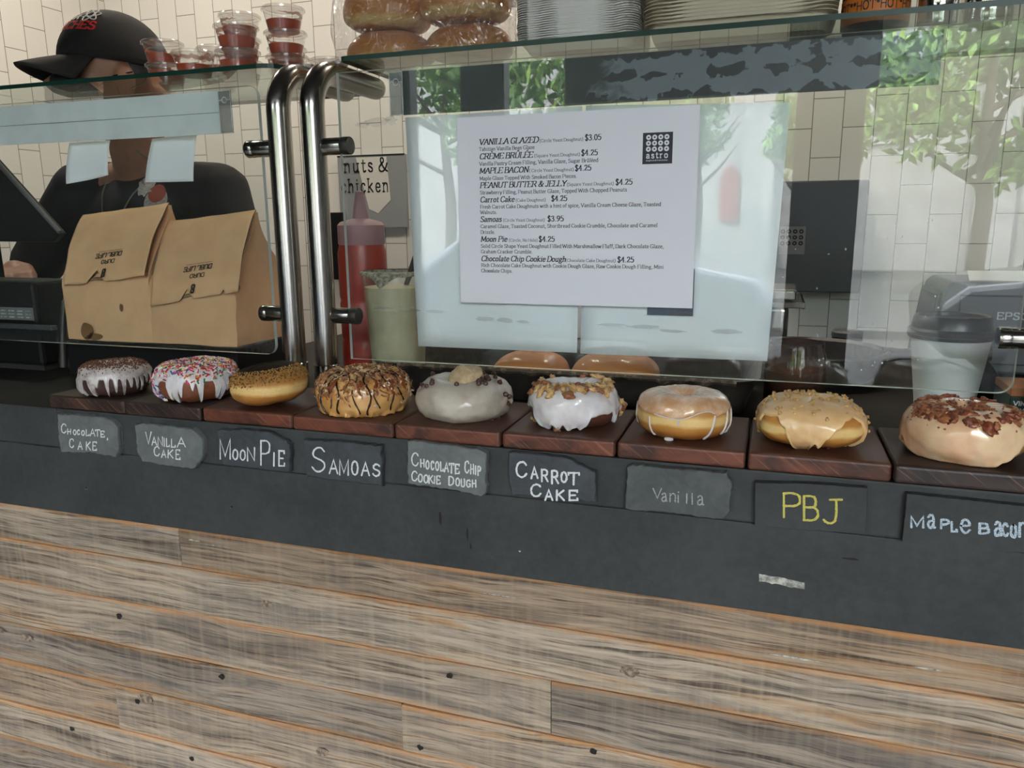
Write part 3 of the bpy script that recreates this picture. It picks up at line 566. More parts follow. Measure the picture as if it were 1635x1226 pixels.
SLATES = {'chocolate_cake': ((-0.4367, 1.042),
                    [(-0.0517, 0.0226), (-0.0171, 0.0243), (0.0252, 0.0243), (0.037, 0.0189), (0.0449, 0.014), (0.0418, -0.0145), (0.0363, -0.0258), (-0.0069, -0.0244),
                     (-0.0541, -0.0278), (-0.0555, -0.0116)],
                    [('C', -0.0494, -0.0022, 0.0093, 0.0007, 0.0023, 0.0134), ('H', -0.0391, -0.0029, 0.0066, 0.0005, 0.0013, 0.0082),
                     ('O', -0.0296, -0.003, 0.0061, 0.0005, 0.0013, 0.0078), ('C', -0.0228, -0.0024, 0.0051, 0.0004, 0.0013, 0.0078),
                     ('O', -0.0158, -0.0027, 0.0061, 0.0005, 0.0012, 0.0078), ('L', -0.0086, -0.0024, 0.0064, 0.0005, 0.0014, 0.0089),
                     ('A', -0.0018, -0.0023, 0.0088, 0.0007, 0.0016, 0.0105), ('T', 0.0065, -0.002, 0.0083, 0.0007, 0.0015, 0.0097),
                     ('E', 0.0153, -0.0025, 0.0071, 0.0006, 0.0014, 0.0093), (',', 0.0249, -0.0052, 0.002, 0.0002, 0.0005, 0.0032),
                     ('C', -0.039, -0.0208, 0.0086, 0.0007, 0.0022, 0.0132), ('A', -0.025, -0.022, 0.0086, 0.0007, 0.0019, 0.0118),
                     ('K', -0.0112, -0.0216, 0.0085, 0.0007, 0.0019, 0.0122), ('E', -0.0007, -0.0208, 0.0076, 0.0006, 0.0019, 0.0124)]),
 'vanilla_cake': ((-0.314, 1.0389),
                  [(-0.0516, 0.0207), (-0.0398, 0.0244), (0.0339, 0.0228), (0.0413, 0.0181), (0.0478, 0.0126), (0.0471, -0.0093), (0.0317, -0.0276), (-0.0111, -0.0271),
                   (-0.0464, -0.0249), (-0.0529, -0.0098)],
                  [('V', -0.0381, -0.0022, 0.0103, 0.0008, 0.0022, 0.0165), ('A', -0.0285, -0.003, 0.0084, 0.0007, 0.0015, 0.0117),
                   ('N', -0.0192, -0.0029, 0.0084, 0.0007, 0.0016, 0.0125), ('I', -0.0099, -0.0029, 0.0019, 0.0002, 0.0015, 0.0117),
                   ('L', -0.0063, -0.0029, 0.0059, 0.0005, 0.0014, 0.0117), ('L', 0.0011, -0.0027, 0.0073, 0.0006, 0.0014, 0.0116),
                   ('A', 0.0094, -0.002, 0.0137, 0.0011, 0.0016, 0.0131), ('C', -0.0269, -0.0165, 0.0094, 0.0008, 0.0017, 0.0134),
                   ('A', -0.0158, -0.0174, 0.0084, 0.0007, 0.0014, 0.011), ('K', -0.0058, -0.0172, 0.0092, 0.0008, 0.0015, 0.0117),
                   ('E', 0.0057, -0.0177, 0.0077, 0.0007, 0.0016, 0.0132)]),
 'moon_pie': ((-0.1913, 1.0456),
              [(-0.053, 0.0179), (-0.0161, 0.0212), (0.0213, 0.0212), (0.0369, 0.0142), (0.0474, 0.0083), (0.0439, -0.0251), (0.0181, -0.0256), (-0.0475, -0.0249),
               (-0.0511, -0.0072)],
              [('M', -0.0522, -0.0183, 0.0163, 0.0013, 0.0027, 0.026), ('O', -0.0341, -0.0174, 0.009, 0.0008, 0.0014, 0.0141),
               ('O', -0.0237, -0.0172, 0.0089, 0.0008, 0.0014, 0.0141), ('N', -0.0135, -0.017, 0.0115, 0.001, 0.0017, 0.0179),
               ('P', 0.0046, -0.0207, 0.0139, 0.0012, 0.0028, 0.0317), ('I', 0.0217, -0.0199, 0.0035, 0.0003, 0.0015, 0.0177),
               ('E', 0.029, -0.0192, 0.0094, 0.0008, 0.0017, 0.02)]),
 'samoas': ((-0.0839, 1.0399), [(-0.0426, 0.0214), (0.0057, 0.0233), (0.0553, 0.0224), (0.0547, -0.0235), (0.011, -0.0228), (-0.0416, -0.0221), (-0.0424, 0.0013)],
            [('S', -0.0345, -0.0161, 0.0182, 0.0016, 0.0022, 0.0302), ('A', -0.0122, -0.0161, 0.0123, 0.0011, 0.0012, 0.018),
             ('M', 0.0009, -0.0164, 0.0129, 0.0012, 0.0012, 0.0194), ('O', 0.0163, -0.0148, 0.0096, 0.0009, 0.001, 0.0178), ('A', 0.0283, -0.0144, 0.0119, 0.0011, 0.0009, 0.017),
             ('S', 0.0426, -0.0137, 0.0102, 0.001, 0.0008, 0.0155)]),
 'chip': ((0.0524, 1.0473),
          [(-0.0496, 0.0223), (-0.0423, 0.0246), (-0.0078, 0.0233), (0.0336, 0.0211), (0.0406, 0.0176), (0.0396, -0.0267), (0.0344, -0.0298), (0.0031, -0.0272),
           (-0.0515, -0.0252)],
          [('C', -0.0458, -0.0045, 0.009, 0.0008, 0.0006, 0.0158), ('H', -0.0353, -0.0051, 0.0054, 0.0005, 0.0004, 0.0103), ('O', -0.0291, -0.0064, 0.005, 0.0005, 0.0004, 0.0106),
           ('C', -0.0232, -0.0068, 0.0046, 0.0004, 0.0004, 0.0111), ('O', -0.0178, -0.0068, 0.005, 0.0005, 0.0003, 0.0111), ('L', -0.0122, -0.0069, 0.0046, 0.0004, 0.0003, 0.0111),
           ('A', -0.0078, -0.0075, 0.006, 0.0006, 0.0003, 0.0116), ('T', -0.002, -0.0082, 0.0063, 0.0006, 0.0003, 0.0119), ('E', 0.005, -0.0083, 0.0056, 0.0005, 0.0003, 0.0118),
           ('C', 0.0155, -0.0064, 0.006, 0.0006, 0.0003, 0.0143), ('H', 0.0222, -0.0069, 0.0045, 0.0004, 0.0003, 0.0121), ('I', 0.0279, -0.0069, 0.001, 0.0001, 0.0002, 0.0109),
           ('P', 0.0301, -0.0077, 0.0044, 0.0004, 0.0002, 0.0114), ('C', -0.0465, -0.0215, 0.0076, 0.0007, 0.0005, 0.0122), ('O', -0.0387, -0.0221, 0.0062, 0.0006, 0.0004, 0.0104),
           ('O', -0.032, -0.0223, 0.0061, 0.0006, 0.0004, 0.0104), ('K', -0.026, -0.0222, 0.0061, 0.0006, 0.0003, 0.0103), ('I', -0.0194, -0.0219, 0.0011, 0.0001, 0.0003, 0.01),
           ('E', -0.0169, -0.022, 0.0053, 0.0005, 0.0003, 0.0103), ('D', -0.0029, -0.0219, 0.0067, 0.0007, 0.0003, 0.0111), ('O', 0.005, -0.0219, 0.0056, 0.0006, 0.0003, 0.0102),
           ('U', 0.0111, -0.0221, 0.0052, 0.0005, 0.0002, 0.0099), ('G', 0.0172, -0.022, 0.0055, 0.0006, 0.0002, 0.0093), ('H', 0.0237, -0.0213, 0.0052, 0.0005, 0.0002, 0.0093)]),
 'carrot': ((0.164, 1.0476),
            [(-0.047, 0.0211), (-0.0119, 0.0218), (0.0183, 0.0197), (0.034, 0.0117), (0.0442, 0.0079), (0.0454, -0.0232), (0.0075, -0.0241), (-0.0433, -0.0247),
             (-0.0473, -0.0102)],
            [('C', -0.0394, -0.0061, 0.0128, 0.0012, 0.0001, 0.0184), ('A', -0.0236, -0.0056, 0.0089, 0.0008, 0.0001, 0.0139), ('R', -0.0122, -0.0079, 0.0084, 0.0008, 0.0, 0.0147),
             ('R', -0.0014, -0.0088, 0.0083, 0.0008, -0.0, 0.0154), ('O', 0.0082, -0.0066, 0.0076, 0.0007, -0.0001, 0.0126),
             ('T', 0.0157, -0.0086, 0.0129, 0.0013, -0.0001, 0.0145), ('C', -0.0237, -0.0251, 0.0122, 0.0013, 0.0001, 0.0149), ('A', -0.0087, -0.0276, 0.0097, 0.001, -0.0, 0.0131),
             ('K', 0.0035, -0.0262, 0.0096, 0.001, -0.0, 0.0123), ('E', 0.0168, -0.0247, 0.0103, 0.0011, -0.0001, 0.0122)]),
 'vanilla': ((0.294, 1.0463),
             [(-0.0556, 0.0185), (-0.0494, 0.0213), (-0.0029, 0.0207), (0.0392, 0.0213), (0.0441, 0.0126), (0.0443, -0.0171), (0.0375, -0.0262), (-0.0012, -0.0253),
              (-0.056, -0.0258)],
             [('V', -0.0291, -0.0116, 0.0089, 0.0009, -0.0003, 0.0109), ('a', -0.0207, -0.0141, 0.0061, 0.0007, -0.0003, 0.0096),
              ('n', -0.0128, -0.0136, 0.0061, 0.0007, -0.0003, 0.0096), ('i', -0.0049, -0.0131, 0.0008, 0.0001, -0.0004, 0.0115),
              ('l', 0.0029, -0.0132, 0.0008, 0.0001, -0.0004, 0.0108), ('l', 0.0081, -0.0138, 0.0008, 0.0001, -0.0005, 0.0119),
              ('a', 0.0131, -0.0138, 0.0066, 0.0007, -0.0004, 0.0103)]),
 'pbj': ((0.4073, 1.0417), [(-0.049, 0.0188), (-0.0009, 0.023), (0.0465, 0.0233), (0.0481, -0.0198), (0.0021, -0.0221), (-0.0468, -0.0232)],
         [('P', -0.0227, -0.0132, 0.0159, 0.0017, -0.0015, 0.0256), ('B', -0.0052, -0.0139, 0.0139, 0.0015, -0.0016, 0.0254),
          ('J', 0.0116, -0.0147, 0.0172, 0.0019, -0.0017, 0.0246)]),
 'maple': ((0.5392, 1.0376), [(-0.0541, 0.0256), (-0.0108, 0.0254), (0.0525, 0.0237), (0.0559, -0.0155), (0.0167, -0.0187), (-0.0063, -0.0211), (-0.0539, -0.0195)],
           [('M', -0.0489, -0.0058, 0.0113, 0.0013, -0.0011, 0.012), ('a', -0.0357, -0.0046, 0.0073, 0.0009, -0.0013, 0.0138),
            ('P', -0.0256, -0.0039, 0.0076, 0.0009, -0.0009, 0.0101), ('L', -0.0174, -0.0055, 0.0058, 0.0007, -0.001, 0.0105),
            ('e', -0.0101, -0.006, 0.0086, 0.001, -0.0014, 0.0139), ('B', 0.0038, -0.0049, 0.0091, 0.0011, -0.0011, 0.011), ('a', 0.0154, -0.0055, 0.007, 0.0008, -0.0015, 0.0144),
            ('c', 0.0208, -0.0048, 0.0061, 0.0007, -0.0014, 0.013), ('o', 0.0273, -0.0054, 0.0056, 0.0007, -0.0014, 0.013),
            ('n', 0.0334, -0.0039, 0.0066, 0.0008, -0.0016, 0.0143)])}
MENU = [('VANILLA GLAZED', 'b', 0.028, 0.0999, 1.3874),
 ('(Circle Yeast Doughnut)', 's', 0.1016, 0.1527, 1.3874),
 ('$3.05', 'p', 0.1548, 0.1733, 1.3874),
 ('Tahitian Vanilla Bean Glaze', 'r', 0.0278, 0.0956, 1.3805),
 ('CRÈME BRÛLÉE', 'b', 0.0281, 0.0933, 1.3712),
 ('(Square Yeast Doughnut)', 's', 0.0954, 0.1492, 1.3712),
 ('$4.25', 'p', 0.1507, 0.1696, 1.3712),
 ('Vanilla Pastry Cream Filling, Vanilla Glaze, Sugar Brûléed', 'r', 0.0279, 0.1701, 1.3639),
 ('MAPLE BACON', 'b', 0.0278, 0.088, 1.3549),
 ('( Circle Yeast Doughnut)', 's', 0.0891, 0.1421, 1.3549),
 ('$4.25', 'p', 0.1436, 0.1624, 1.3549),
 ('Maple Glaze Topped With Smoked Bacon Pieces.', 'r', 0.028, 0.1458, 1.3473),
 ('PEANUT BUTTER & JELLY', 'b', 0.0282, 0.1331, 1.3384),
 ('(Square Yeast Doughnut)', 's', 0.1342, 0.1882, 1.3384),
 ('$4.25', 'p', 0.1903, 0.2093, 1.3384),
 ('Strawberry Filling, Peanut Butter Glaze, Topped With Chopped Peanuts', 'r', 0.0281, 0.2031, 1.3311),
 ('Carrot Cake', 'b', 0.0282, 0.0706, 1.3219),
 ('(Cake Doughnut)', 's', 0.0725, 0.109, 1.3219),
 ('$4.25', 'p', 0.1158, 0.1347, 1.3219),
 ('Fresh Carrot Cake Doughnuts with a hint of spice, Vanilla Cream Cheese Glaze, Toasted', 'r', 0.0281, 0.2413, 1.3147),
 ('Walnuts.', 'r', 0.0281, 0.049, 1.3083),
 ('Samoas', 'b', 0.0278, 0.0544, 1.2992),
 ('(Circle Yeast Doughnut)', 's', 0.0568, 0.1079, 1.2992),
 ('$3.95', 'p', 0.1113, 0.1307, 1.2992),
 ('Caramel Glaze, Toasted Coconut, Shortbread Cookie Crumble, Chocolate and Caramel', 'r', 0.0282, 0.2382, 1.2919),
 ('Drizzle.', 'r', 0.0281, 0.0464, 1.2852),
 ('Moon Pie', 'b', 0.0281, 0.0612, 1.276),
 ('(Circle, No Hole)', 's', 0.0636, 0.0991, 1.276),
 ('$4.25', 'p', 0.1007, 0.12, 1.276),
 ('Solid Circle Shape Yeast Doughnut Filled With Marshmallow Fluff, Dark Chocolate Glaze,', 'r', 0.028, 0.2458, 1.2688),
 ('Graham Cracker Crumble.', 'r', 0.0281, 0.093, 1.2623),
 ('Chocolate Chip Cookie Dough', 'b', 0.0283, 0.1332, 1.2529),
 ('(Chocolate Cake Doughnut)', 's', 0.1332, 0.192, 1.2529),
 ('$4.25', 'p', 0.1941, 0.213, 1.2529),
 ('Rich Chocolate Cake Doughnut with Cookie Dough Glaze, Raw Cookie Dough Filling, Mini', 'r', 0.0282, 0.2462, 1.2461),
 ('Chocolate Chips.', 'r', 0.028, 0.0679, 1.2395)]
# ------------------------------------------------------------------ room shell
CT = 1.070          # counter top
BT = 1.0875         # top of the serving boards
SH = 1.509          # top of the glass shelves
def slab(name, x0, x1, y0, y1, z0, z1, m):
    b = MB(); b.box(x0, x1, y0, y1, z0, z1); return struct(b.build(name, MT[m]))
slab('floor', -5.1, 3.0, -3.3, 1.56, -0.1, 0.0, 'floor')
slab('ceiling', -5.1, 3.0, -3.3, 1.56, 3.0, 3.1, 'ceil')
slab('wall_back', -1.93, 3.0, 1.44, 1.56, 0.0, 3.0, 'tile')
slab('wall_partition', -2.05, -1.93, 0.55, 1.56, 0.0, 3.0, 'tile')
slab('wall_left', -5.2, -5.1, -3.3, 1.56, 0.0, 3.0, 'wall_paint')
slab('wall_passage', -5.1, -2.05, 1.44, 1.56, 0.0, 3.0, 'wall_paint')
slab('wall_right', 3.0, 3.1, -3.3, 1.56, 0.0, 3.0, 'wall_paint')
b = MB()
b.box(-5.1, -1.66, -3.3, -3.18, 0, 3.0); b.box(2.5, 3.0, -3.3, -3.18, 0, 3.0)
b.box(-1.66, 2.5, -3.3, -3.18, 2.75, 3.0); b.box(-1.66, 2.5, -3.3, -3.18, 0, 0.32)
struct(b.build('wall_front', MT['wall_paint']))
b = MB()
b.box(-1.66, 2.5, -3.29, -3.2, 0.32, 0.40); b.box(-1.66, 2.5, -3.29, -3.2, 2.67, 2.75)
for x0, x1 in ((-1.66, -1.60), (-1.30, -1.05), (0.42, 0.72), (2.4, 2.5)): b.box(x0, x1, -3.29, -3.2, 0.40, 2.67)  # upright just right of centre is added, unseen, to cut the mirrored daylight
b.box(-0.72, 0.77, -3.27, -3.22, 1.90, 2.67)
struct(b.build('window_1', MT['frame']))

# ------------------------------------------------------------------ street outside (mirrored in the glass guard)
b = MB(); b.box(-25, 25, -9.4, -5.4, -0.20, -0.14); struct(b.build('road', MT['asphalt']))
b = MB(); b.box(-25, 25, -5.4, -3.3, -0.14, -0.02); struct(b.build('pavement_near', MT['pave']))
b = MB(); b.box(-25, 25, -22, -9.4, -0.14, -0.04); struct(b.build('pavement_far', MT['pave']))

church = thing('church_building', 'white stone building with pointed arches mirrored in the glass guard from across the street', 'building', (1.0, -22.0, -0.04))
b = MB(); b.box(-20, 22, -24, -22, -0.04, 7.6); b.box(-0.6, 0.2, -22, -21.6, -0.04, 8.0); b.box(5.0, 5.9, -22, -21.6, -0.04, 8.0); b.box(-20, 22, -22, -21.8, 6.6, 6.9)
b.build('wall', MT['stone'], church)
def pointed(cx, z0, w, h, n=8):
    L = [(cx + w/2 - (w)*(1 - cos(rad(60*k/n))), z0 + h - w*0.87 + w*sin(rad(60*k/n))) for k in range(n+1)]
    return [(cx - w/2, z0), (cx + w/2, z0)] + L + [(2*cx - x, z) for x, z in L[::-1][1:]]
for cx, z0, w, h in ((3.1, 3.2, 1.7, 3.1), (8.4, 3.2, 1.7, 3.1)):
    b = MB(); b.prism(pointed(cx, z0, w, h), -21.99, -21.9); f = b.build('arched_window', MT['stone_g'], church)
    b = MB(); b.prism(pointed(cx, z0 + 0.2, w*0.62, h*0.72), -21.92, -21.88); b.build('pane', MT['pane_dark'], f)
b = MB(); b.prism(pointed(-0.95, 1.3, 0.5, 1.5), -21.99, -21.88); b.build('door', MT['reddoor'], church)

def car(x, y, paint, label):
    t = thing('car', label, 'car', (x, y, -0.14))
    prof = [(-2.1, 0.35), (-2.15, 0.75), (-1.95, 0.92), (-1.25, 1.0), (-0.65, 1.42), (0.75, 1.44), (1.5, 1.02), (2.0, 0.93), (2.15, 0.7), (2.1, 0.32)]
    b = MB(); b.prism([(x + p, -0.14 + q) for p, q in prof][::-1], y - 0.82, y + 0.82); b.build('body', MT[paint], t, bevel=0.08, seg=3)
    for x0, x1, z0, z1, sl, sr in ((-1.05, -0.1, 1.0, 1.34, 0.45, 0.0), (-0.02, 1.2, 1.0, 1.34, 0.0, 0.48)):
        b = MB()
        for s in (-1, 1):
            b = MB(); b.prism([(x+x0, z0-.14), (x+x1, z0-.14), (x+x1-sr, z1-.14), (x+x0+sl, z1-.14)], y + s*0.83 - 0.006, y + s*0.83 + 0.006)
            b.build('side_window', MT['pane_dark'], t)
    for dx in (-1.35, 1.35):
        for s in (-1, 1):
            b = MB(); n = 24
            b.prism([(x + dx + 0.32*cos(2*PI*k/n), -0.14 + 0.32 + 0.32*sin(2*PI*k/n)) for k in range(n)], y + s*0.74 - 0.1, y + s*0.74 + 0.1)
            b.build('wheel', MT['rubber'], t, bevel=0.02)
car(-1.75, -7.0, 'car_blue', 'blue car mirrored low in the glass beside the menu sheet')
car(3.75, -6.7, 'car_grey', 'silver car mirrored in the glass above the receipt printer')

def tree(x, y, h, r, seed, n, label):
    rnd = random.Random(seed)
    t = thing('street_tree', label, 'tree', (x, y, -0.05), 'street trees mirrored in the glass')
    b = MB(); b.tube([(x, y, -0.05), (x + 0.05, y, h*0.35), (x - 0.05, y + 0.05, h*0.6), (x, y, h*0.95)], [0.13, 0.11, 0.08, 0.03], 10)
    for k in range(6):
        a = rnd.uniform(0, 2*PI); z = h*rnd.uniform(0.38, 0.7)
        b.tube([(x, y, z), (x + r*0.4*cos(a), y + r*0.4*sin(a), z + 0.4), (x + r*0.75*cos(a), y + r*0.75*sin(a), z + 0.9)], [0.05, 0.035, 0.012], 8)
    b.build('trunk', MT['bark'], t, smooth=True)
    b = MB()
    cl = [(Vector((rnd.gauss(0, .45), rnd.gauss(0, .45), rnd.uniform(-.75, .8)))*r + Vector((x, y, h*0.72)), r*rnd.uniform(.28, .5)) for _ in range(11)]
    for _ in range(n):
        c, cr = rnd.choice(cl)
        p = c + Vector((rnd.gauss(0, 1), rnd.gauss(0, 1), rnd.gauss(0, .8))).normalized() * cr * rnd.random()**0.4
        s = rnd.uniform(0.07, 0.15); u = Vector((rnd.gauss(0, 1), rnd.gauss(0, 1), rnd.gauss(0, 1))).normalized(); w = u.orthogonal().normalized(); q = u.cross(w)*0.15
        b.add([p - u*s, p - w*s*.5 + q*s, p + u*s, p + w*s*.5 + q*s], [(0, 1, 2, 3)])
    stuff(b.build('crown', MT['leaf'], t))
tree(3.1, -12.0, 4.3, 1.75, 3, 2600, 'tall leafy tree mirrored in the glass at the far right')
tree(0.9, -17.5, 3.8, 1.1, 4, 1500, 'smaller tree mirrored beside the pointed arch')
tree(-2.5, -10.2, 4.4, 1.6, 5, 2200, 'leafy green tree mirrored in the dark film above the menu sheet')
tree(-6.0, -14.0, 4.8, 2.0, 6, 2600, 'forked tree mirrored in the film left of the menu sheet')
tree(-1.5, -18.5, 5.0, 1.3, 7, 1500, 'pale green tree mirrored in the glass right of the menu sheet')

# ------------------------------------------------------------------ ceiling lamps over the serving side
for i, (x, y) in enumerate(((-1.45, 0.75), (-0.60, 0.85), (0.25, 0.85))):
    t = thing('ceiling_light', 'black can lamp with warm glow hanging over the serving side', 'lamp', (x, y, 2.55), 'warm can lamps over the serving side')
    b = MB(); b.lathe([(0.085, 2.55), (0.085, 2.78), (0.02, 2.80), (0.012, 3.0)], (x, y, 0), 28)
    b.build('shade', MT['lamp_can'], t, smooth=True)
    b = MB(); b.lathe([(0.0005, 2.556), (0.078, 2.556), (0.078, 2.56), (0.0005, 2.56)], (x, y, 0), 28); b.build('diffuser', MT['lamp_glow'], t)

# ------------------------------------------------------------------ counter
counter = thing('counter', 'long service counter with black top and weathered barn wood front', 'counter', (0, -0.155, 0))
b = MB()
b.box(-0.50, 2.6, -0.157, 0.62, 1.017, CT); b.box(-1.70, -0.50, -0.157, 0.25, 1.017, CT)
b.m[1] = b.m[7] = 1
b.build('countertop', [MT['black'], MT['black_top']], counter, bevel=0.0025)
b = MB(); b.box(-1.70, 2.6, -0.1565, -0.140, 0.927, 1.0168)
b.build('fascia_panel', MT['black'], counter, bevel=0.0012)
b = MB(); b.box(-0.45, 2.55, -0.125, 0.56, 0.0, 1.0165); b.box(-1.68, -0.45, -0.125, 0.20, 0.0, 1.0165); b.build('carcass', MT['charcoal_d'], counter)
# reclaimed planks: x joints per course
seams = [0.9268, 0.874, 0.810, 0.7435, 0.681, 0.6125, 0.552, 0.487, 0.421, 0.355, 0.290, 0.224, 0.158, 0.092, 0.004]
joints = [[-0.325], [1.2], [0.160], [-0.023], [-0.463], [-1.1, 0.72], [0.31], [-0.4], [0.55], [-0.1], [0.9], [-0.6], [0.2], [-0.3]]
rnd = random.Random(11)
bm = bmesh.new(); ls = bm.verts.layers.float.new('seed'); la = bm.verts.layers.float.new('across')
for k in range(len(seams) - 1):
    z1, z0 = seams[k], seams[k+1]
    xs = [-1.70] + joints[k] + [2.6]
    for xa, xb in zip(xs, xs[1:]):
        sd = rnd.random(); yf = -0.155 + rnd.uniform(-0.0012, 0.0012); g = 0.0006
        n = max(2, int((xb - xa) / 0.02))
        rows = []
        for i in range(n + 1):
            x = xa + g + (xb - xa - 2*g) * i / n
            w0 = noise.noise(Vector((x*7, k*3.1, sd*9)))*0.0009; w1 = noise.noise(Vector((x*7, (k-1)*3.1 + 40, sd*7)))*0.0009
            pr = []
            for (yy, zz, ac) in ((-0.138, z0 + g, 0), (yf + 0.0015, z0 + g + w0, 0), (yf, z0 + g + 0.0016 + w0, 0.02), (yf, z0*0.5 + z1*0.5, 0.5), (yf, z1 - g - 0.0016 + w1, 0.98), (yf + 0.0015, z1 - g + w1, 1), (-0.138, z1 - g, 1)):
                v = bm.verts.new((x, yy + 0.155, zz)); v[ls] = sd; v[la] = ac; pr.append(v)
            rows.append(pr)
        for a, c in zip(rows, rows[1:]):
            for j in range(6): bm.faces.new((a[j], c[j], c[j+1], a[j+1]))
        bm.faces.new(rows[0]); bm.faces.new(rows[-1][::-1])
bm.normal_update()
me = bpy.data.meshes.new('plank_cladding'); bm.to_mesh(me); bm.free(); me.materials.append(MT['plank'])
clad = bpy.data.objects.new('plank_cladding', me); col.objects.link(clad); clad.parent = counter
def disc(mb, x, z, rx, rz, y, n=12, jit=0.0, rnd=random.Random(5)):
    pts = []
    for k in range(n):
        q = 1 + rnd.uniform(-jit, jit); pts.append((x + rx*q*cos(2*PI*k/n), y, z + rz*q*sin(2*PI*k/n)))
    i = len(mb.v); mb.v.extend(Vector(p) for p in pts); mb.face(range(i, i + n))
NAILS = [(-0.437, 0.789), (0.041, 0.795), (-0.278, 0.731), (0.208, 0.736), (-0.423, 0.665), (0.0, 0.693), (-0.550, 0.595), (-0.34, 0.596), (-0.294, 0.525), (0.2, 0.66), (0.412, 0.755), (0.265, 0.563), (-0.01, 0.63)]
for x, z in NAILS:
    b = MB(); disc(b, x, z, 0.0042, 0.0036, -0.1572, 12, 0.25); b.build('nail_hole', MT['nailhole'], counter)
for x, z, rx in ((-0.611, 0.727, 0.009), (-0.409, 0.673, 0.012), (-0.135, 0.655, 0.010), (-0.077, 0.640, 0.009), (-0.66, 0.73, 0.007), (0.30, 0.575, 0.012), (0.245, 0.84, 0.010), (-0.2, 0.845, 0.008)):
    b = MB(); disc(b, x, z, rx, rx*0.62, -0.15705, 22, 0.18); b.build('wood_knot', MT['knot'], counter)
b = MB()
for x, z, w, h in ((-0.27, 0.912, 0.05, 0.0018), (-0.30, 0.9146, 0.02, 0.0016), (0.21, 0.60, 0.004, 0.004), (0.245, 0.607, 0.003, 0.007), (0.275, 0.605, 0.0025, 0.005), (0.276, 0.596, 0.003, 0.006), (0.10, 0.903, 0.05, 0.0014), (0.40, 0.885, 0.05, 0.002), (0.52, 0.895, 0.03, 0.0016)):
    disc(b, x, z, w/2, h/2, -0.1571, 10, 0.35)
b.build('paint_fleck', MT['white_scuff'], counter)
b = MB(); rq = random.Random(4); P_ = [(0.367 + 0.041*k/14, 0.9672 - 0.003*k/14 + rq.uniform(-.0006, .0006)) for k in range(15)] + [(0.4085 - 0.041*k/14, 0.9565 + 0.003*k/14 + rq.uniform(-.0008, .0008)) for k in range(15)]; b.v.extend(Vector((x, -0.1569, z)) for x, z in P_); b.face(range(29, -1, -1)); b.build('label_residue', MT['white_scuff'], counter)
for x, z, rx, rz in ((0.035, 0.985, 0.0016, 0.008), (0.066, 0.969, 0.0014, 0.007), (0.070, 0.955, 0.0012, 0.004), (0.445, 0.993, 0.009, 0.0012)):
    b = MB(); disc(b, x, z, rx, rz, -0.15685, 10, 0.4); b.build('scratch', MT['nailhole'], counter)
for x, z in ((-0.466, 0.965), (0.126, 0.958), (-0.24, 0.965)):
    b = MB(); b.lathe([(0.0001, -0.0012), (0.0012, -0.0011), (0.0018, 0.0)], (x, -0.1565, z), 12, 'z')
    for v in b.v: v.y, v.z = -0.1565 + (v.z - z), z + (v.y + 0.1565)
    b.build('panel_screw', MT['steel_pol'], counter, smooth=True)

